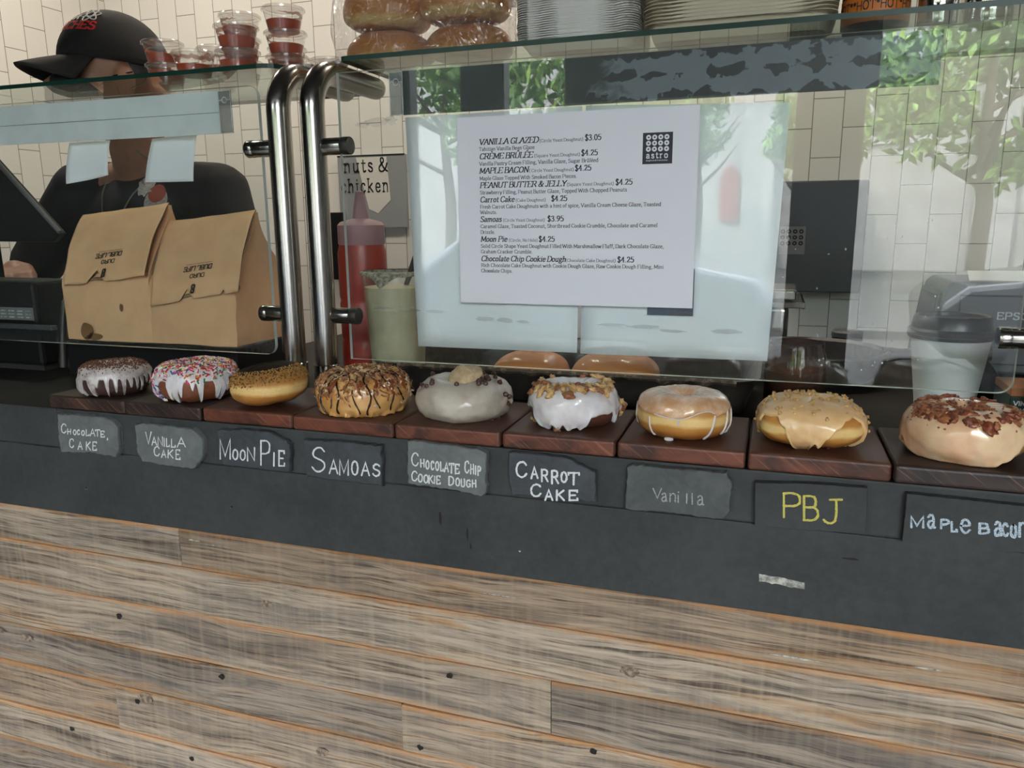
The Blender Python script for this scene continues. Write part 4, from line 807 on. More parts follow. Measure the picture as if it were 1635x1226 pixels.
# ------------------------------------------------------------------ glass guards
def guard(name, label, post_x, px0, px1, ztop, round_corner, shelf, studs, side):
    t = thing('sneeze_guard', label, 'glass guard', (post_x[0], 0, CT))
    for x in post_x:
        path = [(x, 0, CT + 0.002), (x, 0, 1.25), (x, 0, 1.43)] + [(x, 0.05 - 0.05*cos(rad(a)), 1.438 + 0.05*sin(rad(a))) for a in range(0, 91, 9)] + [(x, 0.11, 1.488), (x, 0.165, 1.488), (x, 0.172, 1.488), (x, 0.1775, 1.488), (x, 0.180, 1.488)]
        rr = [0.0152]*(len(path) - 3) + [0.0145, 0.011, 0.004]
        b = MB(); b.tube(path, rr, 28); p = b.build('post', MT['steel'], t, smooth=True)
        b = MB(); b.lathe([(0.0155, 0.046), (0.0172, 0.045), (0.0172, 0.004), (0.028, 0.003), (0.028, 0.0), (0.0001, 0.0)], (x, 0, CT), 28); b.build('foot_collar', MT['steel_pol'], p, smooth=True)
        b = MB(); b.lathe([(0.0001, 0), (0.012, 0), (0.012, 0.0035), (0.0001, 0.0035)], (x, 0.07, 1.5025), 20); b.build('rest_pad', MT['clear_cap'], p)
    e = 0.006
    prof = rrect(px0, px1, 1.124, ztop, 0.014, 6, round_corner)
    b = MB(); n = len(prof)
    b.add([(x, 0, z) for x, z in prof] + [(x, e, z) for x, z in prof], [tuple(range(n)), tuple(range(2*n-1, n-1, -1))])
    b.mat = 1
    for i in range(n): b.f.append((i, i+n, (i+1) % n + n, (i+1) % n)); b.m.append(1)
    b.build('glass_pane', [MT['glass'], MT['glass_edge']], t)
    sx0, sx1 = shelf
    cs = (0, 1, 1, 0) if side < 0 else (1, 0, 0, 1)
    prof = rrect(sx0, sx1, 0.05, 0.31, 0.030 if side < 0 else 0.008, 6, cs)
    b = MB(); n = len(prof)
    b.add([(x, y, SH - 0.006) for x, y in prof] + [(x, y, SH) for x, y in prof], [tuple(range(n-1, -1, -1)), tuple(range(n, 2*n))])
    b.mat = 1
    for i in range(n): b.f.append((i, (i+1) % n, (i+1) % n + n, i+n)); b.m.append(1)
    b.build('glass_shelf', [MT['shelf_glass'], MT['shelf_edge']], t)
    for x, x2, z in studs:
        lo, hi = min(x, x2), max(x, x2); d = 1 if x2 > x else -1
        b = MB(); b.lathe([(0.0001, 0), (0.0102, 0), (0.0106, 0.001), (0.0106, hi-lo-0.001), (0.0102, hi-lo), (0.0001, hi-lo)], (lo, 0.003, z), 28, 'x')
        s = b.build('glass_clamp', MT['steel'], t, smooth=True)
        c0 = hi - 0.011 if d > 0 else lo
        b = MB(); b.lathe([(0.0001, 0), (0.0106, 0), (0.0110, 0.001), (0.0110, 0.010), (0.0106, 0.011), (0.0001, 0.011)], (c0 + (0.0006 if d > 0 else -0.0006), 0.003, z), 28, 'x')
        if d > 0: b.build('end_cap', MT['steel_dark'], s, smooth=True)
        else: b.build('end_cap', MT['steel'], s, smooth=True)
    return t
guard('right', 'glass guard on steel posts carrying the printed menu sheet', (-0.195, 0.644), -0.1585, 0.5995, 1.4795, (0, 1, 1, 0), (-0.183, 1.30),
      ((-0.195, -0.1455, 1.3935), (-0.195, -0.1455, 1.1806), (0.644, 0.5815, 1.3935), (0.644, 0.5815, 1.1806)), 1)
guard('left', 'glass guard in front of the two brown paper bags', (-0.2445, -1.62), -1.574, -0.2745, 1.4725, (0, 1, 1, 0), (-1.9, -0.279),
      ((-0.2445, -0.296, 1.3945), (-0.2445, -0.292, 1.1806), (-1.62, -1.56, 1.3945), (-1.62, -1.56, 1.1806)), -1)

# film strips stuck to the back of the panes
def film(label, x0, x1, z0, z1, m, cap0, cap1):
    t = thing('film_strip', label, 'film strip', ((x0+x1)/2, 0.007, z0))
    b = MB(); b.box(x0, x1, 0.0066, 0.0078, z0, z1); b.build('strip', m, t)
    b = MB(); b.box(cap0, cap1, 0.0066, 0.0080, z0, z1); e = b.build('clear_end', MT['clear_cap'], t)
    b = MB(); w = 0.0009
    for q in ((cap0, cap1, z0, z0+w), (cap0, cap1, z1-w, z1), (cap0, cap0+w, z0, z1), (cap1-w, cap1, z0, z1)): b.box(q[0], q[1], 0.0063, 0.0066, q[2], q[3])
    cx = (cap0 + cap1)/2; cz = z1 - 0.012; n = 20
    b.add([(cx + r*cos(2*PI*k/n), 0.0062, cz + r*sin(2*PI*k/n)) for r in (0.0032, 0.0041) for k in range(n)], [(k, n+k, n+(k+1) % n, (k+1) % n) for k in range(n)])
    b.box(cap0, cx-0.004, 0.0062, 0.0066, cz-0.0004, cz+0.0004); b.box(cx+0.004, cap1, 0.0062, 0.0066, cz-0.0004, cz+0.0004)
    b.build('ring_mark', MT['white_line'], e)
    if m is MT['grey_film']:
        b = MB(); b.box(x0, x1, 0.0062, 0.0066, z0 + 0.0262, z0 + 0.0268); b.build('crease_line', MT['card_grey'], t)
    return t
film('blistered black film strip along the top of the menu pane', -0.0722, 0.5058, 1.4265, 1.4768, MT['film'], -0.0903, -0.0722)
film('dull grey film strip along the top of the pane before the bags', -1.5, -0.3405, 1.4165, 1.4700, MT['grey_film'], -0.3405, -0.3205)

def sheet(name, label, cat, quad, y, m, thick=0.0003, bow=0.0, nx=10, nz=14, curl=None, group=None):
    """paper: quad = bl, br, tr, tl in (x, z)"""
    rows = []
    for j in range(nz + 1):
        t = j / nz; row = []
        for i in range(nx + 1):
            s = i / nx
            a = Vector(quad[0])*(1-s) + Vector(quad[1])*s; c = Vector(quad[3])*(1-s) + Vector(quad[2])*s
            p = a*(1-t) + c*t
            yy = y + bow*sin(PI*t)*sin(PI*s) + (curl(s, t) if curl else 0)
            row.append((p.x, yy, p.y))
        rows.append(row)
    b = MB(); b.grid(rows); o = b.build(name, m, None, smooth=True, sharp=0)
    o.modifiers.new('sheet', 'SOLIDIFY').thickness = thick
    return tag(o, label, cat, group)

menu = thing('menu_sheet', 'printed doughnut menu sheet with prices taped to the glass', 'menu', (0.1397, -0.0012, 1.203))
b = MB(); b.box(0.0003, 0.2796, -0.0012, -0.0007, 1.2025, 1.4190)
pg = b.build('page', MT['paper'], menu)
mbs = MB()
for txt, st, x0, x1, z in MENU:
    capm = {'b': 0.0063, 's': 0.0034, 'p': 0.0060, 'r': 0.0041}[st]
    nib = {'b': (2.0, 0.8), 's': (1.4, 0.6), 'p': (2.0, 0.75), 'r': (1.65, 0.7)}[st]
    P = text_polys(txt, x1 - x0, capm, nib, True, 0.22 if st == 'b' else 0.0)
    add_text(mbs, P, (x0, -0.0012, z), (1, 0, 0), (0, 0, 1), (0, -1, 0), 0.00012)
mbs.build('printed_text', MT['ink'], pg)
b = MB(); b.box(0.2196, 0.2520, -0.00145, -0.0012, 1.3596, 1.3926); lg = b.build('logo', MT['ink'], menu)
b = MB(); n = 18
for r in range(3):
    for c in range(4):
        cx = 0.2259 + c*0.00655; cz = 1.3877 - r*0.0062
        b.add([(cx + q*cos(2*PI*k/n), -0.0016, cz + q*sin(2*PI*k/n)) for q in (0.0009, 0.0027) for k in range(n)], [(k, (k+1) % n, n+(k+1) % n, n+k) for k in range(n)])
add_text(b, text_polys('astro', 0.0235, 0.0064, (1.5, 1.2), True, 0, 3.0), (0.2237, -0.0016, 1.3658), (1, 0, 0), (0, 0, 1), (0, -1, 0), 0)
add_text(b, text_polys('doughnuts & fried chicken', 0.0235, 0.0013, (1.4, 1.2), False), (0.2237, -0.0016, 1.3628), (1, 0, 0), (0, 0, 1), (0, -1, 0), 0)
b.build('logo_print', MT['paper'], lg)
sheet('note_sheet', 'blank back of a letter sheet behind the left half of the menu', 'note', [(-0.0640, 1.1437), (0.1453, 1.1445), (0.1490, 1.4255), (-0.0712, 1.4238)], 0.0085, MT['paper_back'])
sheet('note_sheet', 'blank back of a letter sheet reaching right past the menu', 'note', [(0.1491, 1.1437), (0.3624, 1.1450), (0.3699, 1.4175), (0.1530, 1.4258)], 0.0090, MT['paper_back'])
b = MB(); b.box(0.2282, 0.2799, 0.0062, 0.0066, 1.1928, 1.246); tag(b.build('black_sticker', MT['ink'], None), 'black square sticker peeping out below the menu sheet', 'sticker')
sheet('order_slip', 'small curled white slip hanging under the grey film, left of the two', 'slip', [(-0.620, 1.3585), (-0.5405, 1.3690), (-0.5445, 1.4175), (-0.620, 1.4172)], 0.0095, MT['paper_back'], curl=lambda s, t: 0.014*t**1.5 + 0.005*sin(PI*s)*(1-t))
sheet('order_slip', 'small white slip hanging under the grey film, nearer the steel posts', 'slip', [(-0.4761, 1.3575), (-0.3940, 1.3568), (-0.3928, 1.4200), (-0.4696, 1.4165)], 0.0095, MT['paper_back'], curl=lambda s, t: 0.014*t**1.5 + 0.004*sin(PI*s)*(1-t))

# tape smears and dried drops on the panes
def smear(label, blobs, m, y=-0.0004):
    b = MB()
    for k, (x, z, rx, rz) in enumerate(blobs): disc(b, x, z, rx, rz, y - 0.00002*k, 16, 0.22)
    return tag(b.build('tape_residue', m), label, 'tape residue')
smear('grey tape smear on the glass between post and menu sheet', [(-0.104, 1.419, 0.017, 0.005), (-0.125, 1.417, 0.010, 0.0035), (-0.086, 1.4205, 0.008, 0.0055)], MT['tapegrey'])
smear('long grey tape smear on the glass below the menu sheet, right', [(0.190, 1.181, 0.020, 0.0018), (0.225, 1.180, 0.020, 0.0020), (0.258, 1.176, 0.016, 0.0018)], MT['tapegrey'])
smear('short grey tape smear near the lower right corner of the note sheet', [(0.318, 1.178, 0.016, 0.0028)], MT['tapegrey'])
smear('grey tape smear on the glass below the menu sheet, left', [(0.030, 1.183, 0.013, 0.0024), (0.058, 1.182, 0.012, 0.0028), (0.08, 1.181, 0.008, 0.0016)], MT['tapegrey'])
smear('grey tape smear on the glass over the batter tub', [(-0.105, 1.1915, 0.016, 0.0022), (-0.074, 1.191, 0.018, 0.0024), (-0.035, 1.190, 0.016, 0.0018)], MT['tapegrey'])
rd = random.Random(3)
smear('scatter of dried drops on the pane before the dark wall box', [(rd.uniform(0.37, 0.53), rd.uniform(1.14, 1.30), rd.uniform(0.0005, 0.0011), rd.uniform(0.0006, 0.0014)) for _ in range(34)], MT['drop'])

# ------------------------------------------------------------------ serving boards
edges = [-0.5093, -0.3844, -0.2690, -0.1436, -0.0156, 0.1073, 0.2268, 0.3498, 0.4734, 0.600]
BL = [('board_dark', 'dark serving board under the white glazed chocolate doughnut'), ('board_plum', 'dark serving board under the sprinkled doughnut'), ('board_red', 'red brown serving board under the crumb-ringed chocolate-topped doughnut'),
      ('board_red', 'red brown serving board under the coconut doughnut'), ('board_red', 'red brown serving board under the grey iced doughnut'), ('board_red', 'red brown serving board under the walnut doughnut'),
      ('board_red', 'red brown serving board under the plain glazed doughnut'), ('board_red', 'red brown serving board under the peanut doughnut'), ('board_plum', 'dark serving board under the bacon doughnut, cut by the frame')]
for k, (m, lab) in enumerate(BL):
    rd = random.Random(k)
    d = rd.uniform(-0.0012, 0.0012)
    b = MB(); b.box(edges[k] + 0.0010, edges[k+1] - 0.0010, -0.160 + d, -0.024 + d, CT + 0.0002, BT + (0.0004 if k == 7 else 0))
    o = b.build('serving_board', MT[m], None, bevel=0.0034, seg=3)
    tag(o, lab, 'board', 'serving boards along the counter edge')

# ------------------------------------------------------------------ slate labels
SL = {'chocolate_cake': ('slate_l', 'chalk', 'grey slate tag chalked CHOCOLATE CAKE'), 'vanilla_cake': ('slate_l', 'chalk', 'grey slate tag chalked VANILLA CAKE'), 'moon_pie': ('slate_d', 'chalk', 'charcoal slate tag chalked MOON PIE'),
      'samoas': ('slate_d', 'chalk', 'charcoal slate tag chalked SAMOAS'), 'chip': ('slate_l', 'chalk', 'grey slate tag chalked CHOCOLATE CHIP COOKIE DOUGH'), 'carrot': ('slate_d', 'chalk', 'charcoal slate tag chalked CARROT CAKE'),
      'vanilla': ('slate_m', 'chalk_dim', 'dull grey slate tag chalked Vanilla in thin strokes'), 'pbj': ('black', 'chalk_y', 'black slate tag chalked PBJ in yellow'), 'maple': ('black', 'chalk_b', 'black slate tag chalked MaPLe BaCoN, cut by the frame')}
for key, ((cx, cz), poly, let) in SLATES.items():
    ms, mc, lab = SL[key]; rd = random.Random(key)
    t = thing('slate_label', lab, 'slate tag', (cx, -0.1578, cz), 'slate tags along the counter edge')
    rough = 0.0010 if ms != 'black' else 0.0003
    out = []
    for i, p in enumerate(poly):
        q = poly[(i+1) % len(poly)]; L = math.hypot(q[0]-p[0], q[1]-p[1]); n = max(1, int(L/0.004))
        for k in range(n):
            s = k/n; out.append((p[0]*(1-s) + q[0]*s + rd.uniform(-rough, rough)*(k > 0), p[1]*(1-s) + q[1]*s + rd.uniform(-rough, rough)))
    if sum(a[0]*c[1] - c[0]*a[1] for a, c in zip(out, out[1:] + out[:1])) < 0: out = out[::-1]
    n = len(out); layers = []
    for y, ins in ((-0.1655, 1.0), (-0.1645, 0.3), (-0.1615, -0.1), (-0.1590, 0.4), (-0.1575, 0.2)):
        row = []
        for i, p in enumerate(out):
            a = out[i-1]; c = out[(i+1) % n]; tx, tz = c[0]-a[0], c[1]-a[1]; L = math.hypot(tx, tz) or 1
            k = ins * rough * (1.0 + 1.6*max(0, noise.noise(Vector((p[0]*120, p[1]*120, 3 + y*500)))))
            row.append(Vector((cx + p[0] - tz/L*k, y, cz + p[1] + tx/L*k)))
        layers.append(row)
    b = MB(); b.grid(layers, wrap_v=True, flip=True); b.face(range(n)); b.face(range(5*n-1, 4*n-1, -1))
    so = b.build('slate', MT[ms], t, fix=True)
    b = MB(); ns = 0
    for ch, ox, oz, ex, ez, ux, uz in let:
        w, st = GLYPH[ch]
        pts_all = [p for _, P in st for p in P]
        xa, xb = min(p[0] for p in pts_all), max(p[0] for p in pts_all); ya, yb = min(p[1] for p in pts_all), max(p[1] for p in pts_all)
        hh = math.hypot(ux, uz); nr = {'pbj': 0.0011, 'vanilla': 0.00062, 'maple': 0.00105}.get(key, 0.00078)
        if key in ('moon_pie', 'samoas', 'carrot'): nr = 0.00105
        for _, P in st:
            Q = []
            for p in P:
                s = (p[0]-xa)/(xb-xa) if xb - xa > .6 else 0.5; v = (p[1]-ya)/(yb-ya) if yb > ya else 0
                ix = min(0.3, nr/max(1e-5, math.hypot(ex, ez))); iz = min(0.2, nr/max(1e-5, hh)); s = ix + s*(1-2*ix); v = iz + v*(1-2*iz)
                Q.append((cx + ox + ex*s + ux*v + rd.uniform(-.0002, .0002), cz + oz + ez*s + uz*v + rd.uniform(-.0002, .0002)))
            ns += 1
            ribbon(b, Q, [nr*rd.uniform(.78, 1.12) for _ in Q], -0.16575 - 0.00004*(ns % 8))
    b.build('chalk_lettering', MT[mc], so)

# ------------------------------------------------------------------ doughnuts
CAM = Vector((0.36428, -0.88213, 1.29853))
class Dough:
    def __init__(s, x, y, D, H, hole=None, seed=0, sq=0.0, amp=0.0012, tilt=0.0, e=0.86, ez=0.86):
        s.c = Vector((x, y, BT)); s.D = D; s.H = H; s.hole = hole; s.seed = seed; s.sq = sq; s.amp = amp; s.tilt = tilt; s.e = e; s.ez = ez
        s.front = math.atan2(CAM.y - y, CAM.x - x)
        if hole is not None: s.a = (D/2 - hole)/2; s.R = hole + s.a
        else: s.a = D/2; s.R = 0.0
        s.lift = 0.0
        if tilt: s.lift = abs(sin(rad(tilt))) * D * 0.30
    def pt(s, phi, v, off=0.0):
        """phi degrees from the side facing the shopper (right positive); v degrees up the section; off outward"""
        u = s.front + rad(phi); c = cos(rad(v)); q = sin(rad(v))
        cc = math.copysign(abs(c)**s.e, c); qq = math.copysign(abs(q)**s.ez, q)
        cu, su = cos(u), sin(u)
        k = 1.0
        if s.sq: k = 1.0 / (abs(cu)**(2+s.sq) + abs(su)**(2+s.sq))**(1/(2+s.sq))
        w = s.amp * (noise.noise(Vector((cu*1.6 + s.seed, su*1.6, q*1.3))) + 0.5*noise.noise(Vector((cu*5 + s.seed, su*5, q*4))))
        r = s.R + (s.a + off + w)*cc
        z = s.H/2 + (s.H/2 + off + w*0.6)*qq
        P = Vector((r*cu*k, r*su*k, max(z, 0.0005)))
        if s.tilt: P = Matrix.Rotation(rad(s.tilt), 3, 'Y') @ P; P.z += s.lift
        return s.c + P
    def nrm(s, phi, v, off=0.0):
        a = s.pt(phi + 1, v, off) - s.pt(phi - 1, v, off); b = s.pt(phi, v + 1.5, off) - s.pt(phi, v - 1.5, off)
        n = a.cross(b); return n.normalized() if n.length > 1e-12 else Vector((0, 0, 1))
    def body(s, m, t, nu=110, nv=44):
        b = MB(); rows = []
        for i in range(nu):
            ph = 360*i/nu - 180
            if s.hole is not None: rows.append([s.pt(ph, 360*j/nv - 90) for j in range(nv)])
            else: rows.append([s.pt(ph, -90 + 180*j/(nv-1)) for j in range(nv)])
        b.grid(rows, wrap_u=True, wrap_v=s.hole is not None)
        return b.build('dough', m, t, smooth=True, sharp=0)
    def icing(s, name, m, t, edge, vin, th=0.0018, nu=300, nv=40, bulge=1.0, top_in=False):
        """edge(phi) gives the lower limit in degrees; vin the inner limit"""
        b = MB(); rows = []
        for i in range(nu):
            ph = 360*i/nu - 180; v0 = edge(ph); row = []
            vi = vin(ph) if callable(vin) else vin
            for j in range(nv + 1):
                f = j/nv; g = f**1.5 if f < 1 else 1
                v = v0 + (vi - v0)*g
                span = (v - v0)
                k = min(1.0, (span/7.0)) if span > 0 else 0; k = math.sqrt(max(0, 1 - (1-k)**2))
                if s.hole is not None or top_in:
                    e2 = min(1.0, max(0, (vi - v)/8.0)); k *= math.sqrt(max(0, 1-(1-e2)**2))
                drip = max(0.0, min(1.0, (8 - v)/50.0))
                tip = math.exp(-((span - 8)/9.0)**2)*bulge*drip
                row.append(s.pt(ph, v, -0.0007 + (th + 0.0007)*k*(1.0 + 0.55*tip)))
            rows.append(row)
        b.grid(rows, wrap_u=True)
        return b.build(name, m, t, smooth=True, sharp=0)

def drips(base, lst, seed, back=14, depth=(18, 55), wob=5.0, fr=100):
    """lower limit of a glaze: wavy base plus runs (phi, half width, depth); random runs on the far side"""
    rd = random.Random(seed); L = list(lst)
    for _ in range(back):
        ph = rd.uniform(fr, 360 - fr); L.append((ph if ph <= 180 else ph - 360, rd.uniform(4, 9), rd.uniform(*depth)))
    def f(ph):
        v = base + wob*noise.noise(Vector((cos(rad(ph))*2.2 + seed, sin(rad(ph))*2.2, 0.3))) + wob*0.5*noise.noise(Vector((cos(rad(ph))*7 + seed, sin(rad(ph))*7, 4)))
        dd = 0
        for p, w, d in L:
            x = (ph - p + 180) % 360 - 180
            dd = max(dd, d*math.exp(-abs(x/w)**2.5))
        return max(v - dd, -78)
    return f

def curve_edge(pts, seed, wob=2.5):
    """lower limit read along the front, closed round the back"""
    pts = sorted(pts)
    def f(ph):
        x = ph
        P = [(pts[-1][0]-360, pts[-1][1])] + pts + [(pts[0][0]+360, pts[0][1])]
        for a, b in zip(P, P[1:]):
            if a[0] <= x <= b[0]:
                t = (x-a[0])/(b[0]-a[0] or 1); t = t*t*(3-2*t)
                return max(-80, a[1]*(1-t) + b[1]*t + wob*noise.noise(Vector((cos(rad(ph))*6 + seed, sin(rad(ph))*6, 1))))
        return pts[0][1]
    return f

def chunk_mesh(name, seed, size, m, squash=(1, 0.75, 0.6), rough=0.45, sub=2):
    bm = bmesh.new(); bmesh.ops.create_icosphere(bm, subdivisions=sub, radius=1.0); rd = random.Random(seed); o = Vector((rd.uniform(0, 50), rd.uniform(0, 50), 0))
    for v in bm.verts:
        k = 1 + rough*(noise.noise(v.co*1.5 + o)*1.3) + rough*0.35*noise.noise(v.co*4 + o)
        v.co = Vector((v.co.x*squash[0], v.co.y*squash[1], v.co.z*squash[2])) * k * size
    for f in bm.faces: f.smooth = sub > 1
    me = bpy.data.meshes.new(name); bm.to_mesh(me); bm.free(); me.materials.append(m); return me

def place(name, me, t, p, n, spin, scale=1.0, sink=0.0):
    o = bpy.data.objects.new(name, me); col.objects.link(o); o.parent = t
    q = n.to_track_quat('Z', 'Y').to_matrix().to_4x4() @ Matrix.Rotation(spin, 4, 'Z') @ Matrix.Scale(scale, 4)
    o.matrix_local = Matrix.Translation(p - n*sink - origin_of(t)) @ q
    return o

def scatter_stuff(name, D, t, mats, n, seed, phr, vr, shape, off, dens=None):
    """many tiny bits nobody could count, as one mesh"""
    rd = random.Random(seed); b = MB(); k = 0; tries = 0
    while k < n and tries < n*20:
        tries += 1
        ph = rd.uniform(*phr); v = rd.uniform(*vr)
        if dens and rd.random() > dens(ph, v): continue
        p = D.pt(ph, v, off); nn = D.nrm(ph, v, off)
        b.mat = rd.randrange(len(mats)); shape(b, rd, p, nn); k += 1
    return stuff(b.build(name, mats, t, smooth=True))

def sh_sprinkle(b, rd, p, n):
    u = n.orthogonal().normalized(); u = Matrix.Rotation(rd.uniform(0, 2*PI), 3, n) @ u; u = (u + n*rd.uniform(-.15, .35)).normalized()
    L = rd.uniform(0.0022, 0.0030); r = 0.00088
    q = p + n*(r*0.8)
    b.tube([q - u*L, q - u*L*.9, q + u*L*.9, q + u*L], [r*.5, r, r, r*.5], 6)

def sh_crumb(s0, s1):
    def f(b, rd, p, n):
        s = rd.uniform(s0, s1); V = []
        for d in ((1, 0, 0), (-1, 0, 0), (0, 1, 0), (0, -1, 0), (0, 0, 1), (0, 0, -1)):
            V.append(p + n*s*0.3 + Vector(d)*s*rd.uniform(.6, 1.3))
        b.add(V, [(0, 2, 4), (2, 1, 4), (1, 3, 4), (3, 0, 4), (2, 0, 5), (1, 2, 5), (3, 1, 5), (0, 3, 5)])
    return f

def sh_shred(b, rd, p, n):
    u = n.orthogonal().normalized(); u = (Matrix.Rotation(rd.uniform(0, 2*PI), 3, n) @ u + n*rd.uniform(-.1, .9)).normalized(); w = u.cross(n)
    if w.length < 1e-4: w = u.orthogonal()
    w.normalize(); L = rd.uniform(0.004, 0.010); h = rd.uniform(0.0008, 0.0017); rows = []
    for k in range(5):
        s = k/4; c = p + u*L*(s - .3) + n*(0.0014*sin(PI*s)*rd.uniform(.5, 1.4)) + w*0.0012*sin(3*s + rd.random())
        rows.append([c - w*h, c + n*0.0003, c + w*h])
    b.grid(rows)

def doughnut(name, label, cat='doughnut', at=(0, 0)):
    return thing(name, label, cat, (at[0], at[1], BT), 'doughnuts in a row on the serving boards')

# 1 chocolate cake, white glaze, cocoa crumbs
D = Dough(-0.4369, -0.1184, 0.0865, 0.038, 0.0115, 1, amp=0.002, e=0.96, ez=0.96)
t = doughnut('doughnut', 'dark chocolate ring doughnut dripping white glaze, brown crumbs on top', at=(-0.4369, -0.1184))
D.body(MT['cocoa'], t)
e1 = drips(12, [(-74, 7, 66), (-62, 4, 74), (-37, 5, 76), (-29, 3, 30), (-13, 2.6, 82), (0, 2.6, 58), (12, 2.6, 72), (23, 3, 36), (34, 2.2, 50), (44, 2.2, 58), (56, 3, 30), (70, 2.4, 44)], 1)
D.icing('white_glaze', MT['glaze_thin'], t, e1, 205, 0.0013)
scatter_stuff('cocoa_crumbs', D, t, [MT['crumb_d']], 2300, 1, (-180, 180), (26, 190), sh_crumb(0.0006, 0.0014), 0.0013, lambda p, v: 1.0 if v > 56 else max(0.0, (v-26)/60))

# 2 vanilla cake with sprinkles
D = Dough(-0.3152, -0.1094, 0.0985, 0.042, 0.0120, 2, amp=0.003, e=0.95, ez=0.95)
t = doughnut('doughnut', 'brown ring doughnut covered in rainbow sprinkles over pale glaze', at=(-0.3152, -0.1094))
D.body(MT['redcake'], t)
e2 = drips(13, [(-78, 6, 70), (-65, 4, 68), (-40, 4, 70), (-31, 5, 82), (-22, 3, 50), (-6, 3, 30), (4, 3.4, 78), (27, 3.4, 66), (35, 3.6, 82), (43, 2.5, 40), (62, 3, 34)], 7)
D.icing('white_glaze', MT['glaze_w'], t, e2, 205, 0.0015)
scatter_stuff('sprinkles', D, t, SPR + [SPR[0], SPR[0], SPR[0], SPR[1], SPR[2]], 1700, 3, (-180, 180), (10, 185), sh_sprinkle, 0.0016, lambda p, v: 1.0 if v > 32 else (0.5 if p < -45 or p > 62 else 0.16))
scatter_stuff('sprinkles_low', D, t, [SPR[0], SPR[6], SPR[2]], 26, 5, (-76, -58), (-60, 5), sh_sprinkle, 0.0017)

# 3 moon pie: filled, dark chocolate disc ringed by graham crumbs, tipped
D = Dough(-0.1938, -0.1240, 0.0905, 0.046, None, 3, amp=0.0016, tilt=-7.0, e=0.66, ez=0.9)
t = doughnut('doughnut', 'plump golden doughnut with dark chocolate centre ringed by graham crumbs', at=(-0.1938, -0.1240))
D.body(MT['yeast'], t)
D.icing('chocolate_top', MT['ganache'], t, curve_edge([(-170, 40), (-90, 40), (0, 40), (90, 40), (170, 40)], 3, 4), 90, 0.0012)
scatter_stuff('graham_crumbs', D, t, [MT['graham'], MT['graham'], MT['graham'], MT['crumb_d']], 2600, 4, (-180, 180), (6, 66), sh_crumb(0.0006, 0.0014), 0.0008, lambda p, v: (1.0 if v > 16 else 0.35) if v < 52 else 0.0)
scatter_stuff('loose_crumbs', D, t, [MT['graham']], 120, 9, (-100, 100), (-30, 20), sh_crumb(0.0003, 0.0006), 0.0003)

# 4 samoas: caramel, toasted coconut, chocolate lines
D = Dough(-0.0796, -0.1085, 0.1020, 0.042, 0.0075, 4, amp=0.002)
t = doughnut('doughnut', 'caramel doughnut heaped with toasted coconut and thin chocolate lines', at=(-0.0796, -0.1085))
D.body(MT['yeast'], t)
e4 = drips(-48, [(-60, 9, 22), (-34, 8, 24), (-18, 6, 26), (2, 6, 30), (16, 5, 22), (22, 5, 32), (50, 7, 28), (70, 8, 22)], 4, depth=(10, 28))
D.icing('caramel_glaze', MT['glaze_car'], t, e4, 205, 0.0024, bulge=1.6)
scatter_stuff('toasted_coconut', D, t, [MT['coco'], MT['coco'], MT['coco_w'], MT['glaze_car'], MT['coco_d']], 1900, 6, (-180, 180), (-20, 172), sh_shred, 0.0024, lambda p, v: 1.0 if v > 26 else max(0.0, (v + 22)/75))
rd = random.Random(8)
for k, (ph, vlo) in enumerate(((-72, -30), (-60, -48), (-46, -20), (-34, -38), (-22, -14), (-11, -58), (4, -42), (13, -20), (25, -4), (34, -34), (48, -10), (60, 4))):
    pts = []
    for j in range(22):
        v = 120 - (120 - vlo)*j/21; pts.append(D.pt(ph + 3.2*sin(j*0.55 + k*2.1) + (j-10)*0.25, v, 0.0040 if v > 25 else 0.0031))
    r = rd.uniform(0.0007, 0.0012); b = MB(); b.tube(pts, [r*(0.8 + 0.4*((j*7 + k) % 3)/2) for j in range(22)], 7)
    b.build('chocolate_line', MT['drizzle'] if k % 4 else MT['caramel'], t, smooth=True)
for k, (ph, v) in enumerate(((-40, 55), (-4, 52), (16, 55), (36, 48), (58, 52))):
    pts = [D.pt(ph + 2*sin(j), v - j*6, 0.0042) for j in range(8)]
    b = MB(); b.tube(pts, [0.0012, 0.002, 0.0022, 0.0018, 0.0022, 0.0018, 0.0014, 0.0006], 7); b.build('caramel_string', MT['caramel'], t, smooth=True)
shr = [chunk_mesh('coconut_curl', 60 + k, 0.0045, MT['coco_w'], (1.2, 0.35, 0.3), 0.4) for k in range(2)]
for k, (ph, v) in enumerate(((-82, 40), (66, 6), (70, 26), (-66, 62), (74, -2))): place('coconut_curl', shr[k % 2], t, D.pt(ph, v, 0.003), D.nrm(ph, v), k*1.3, 1.0)

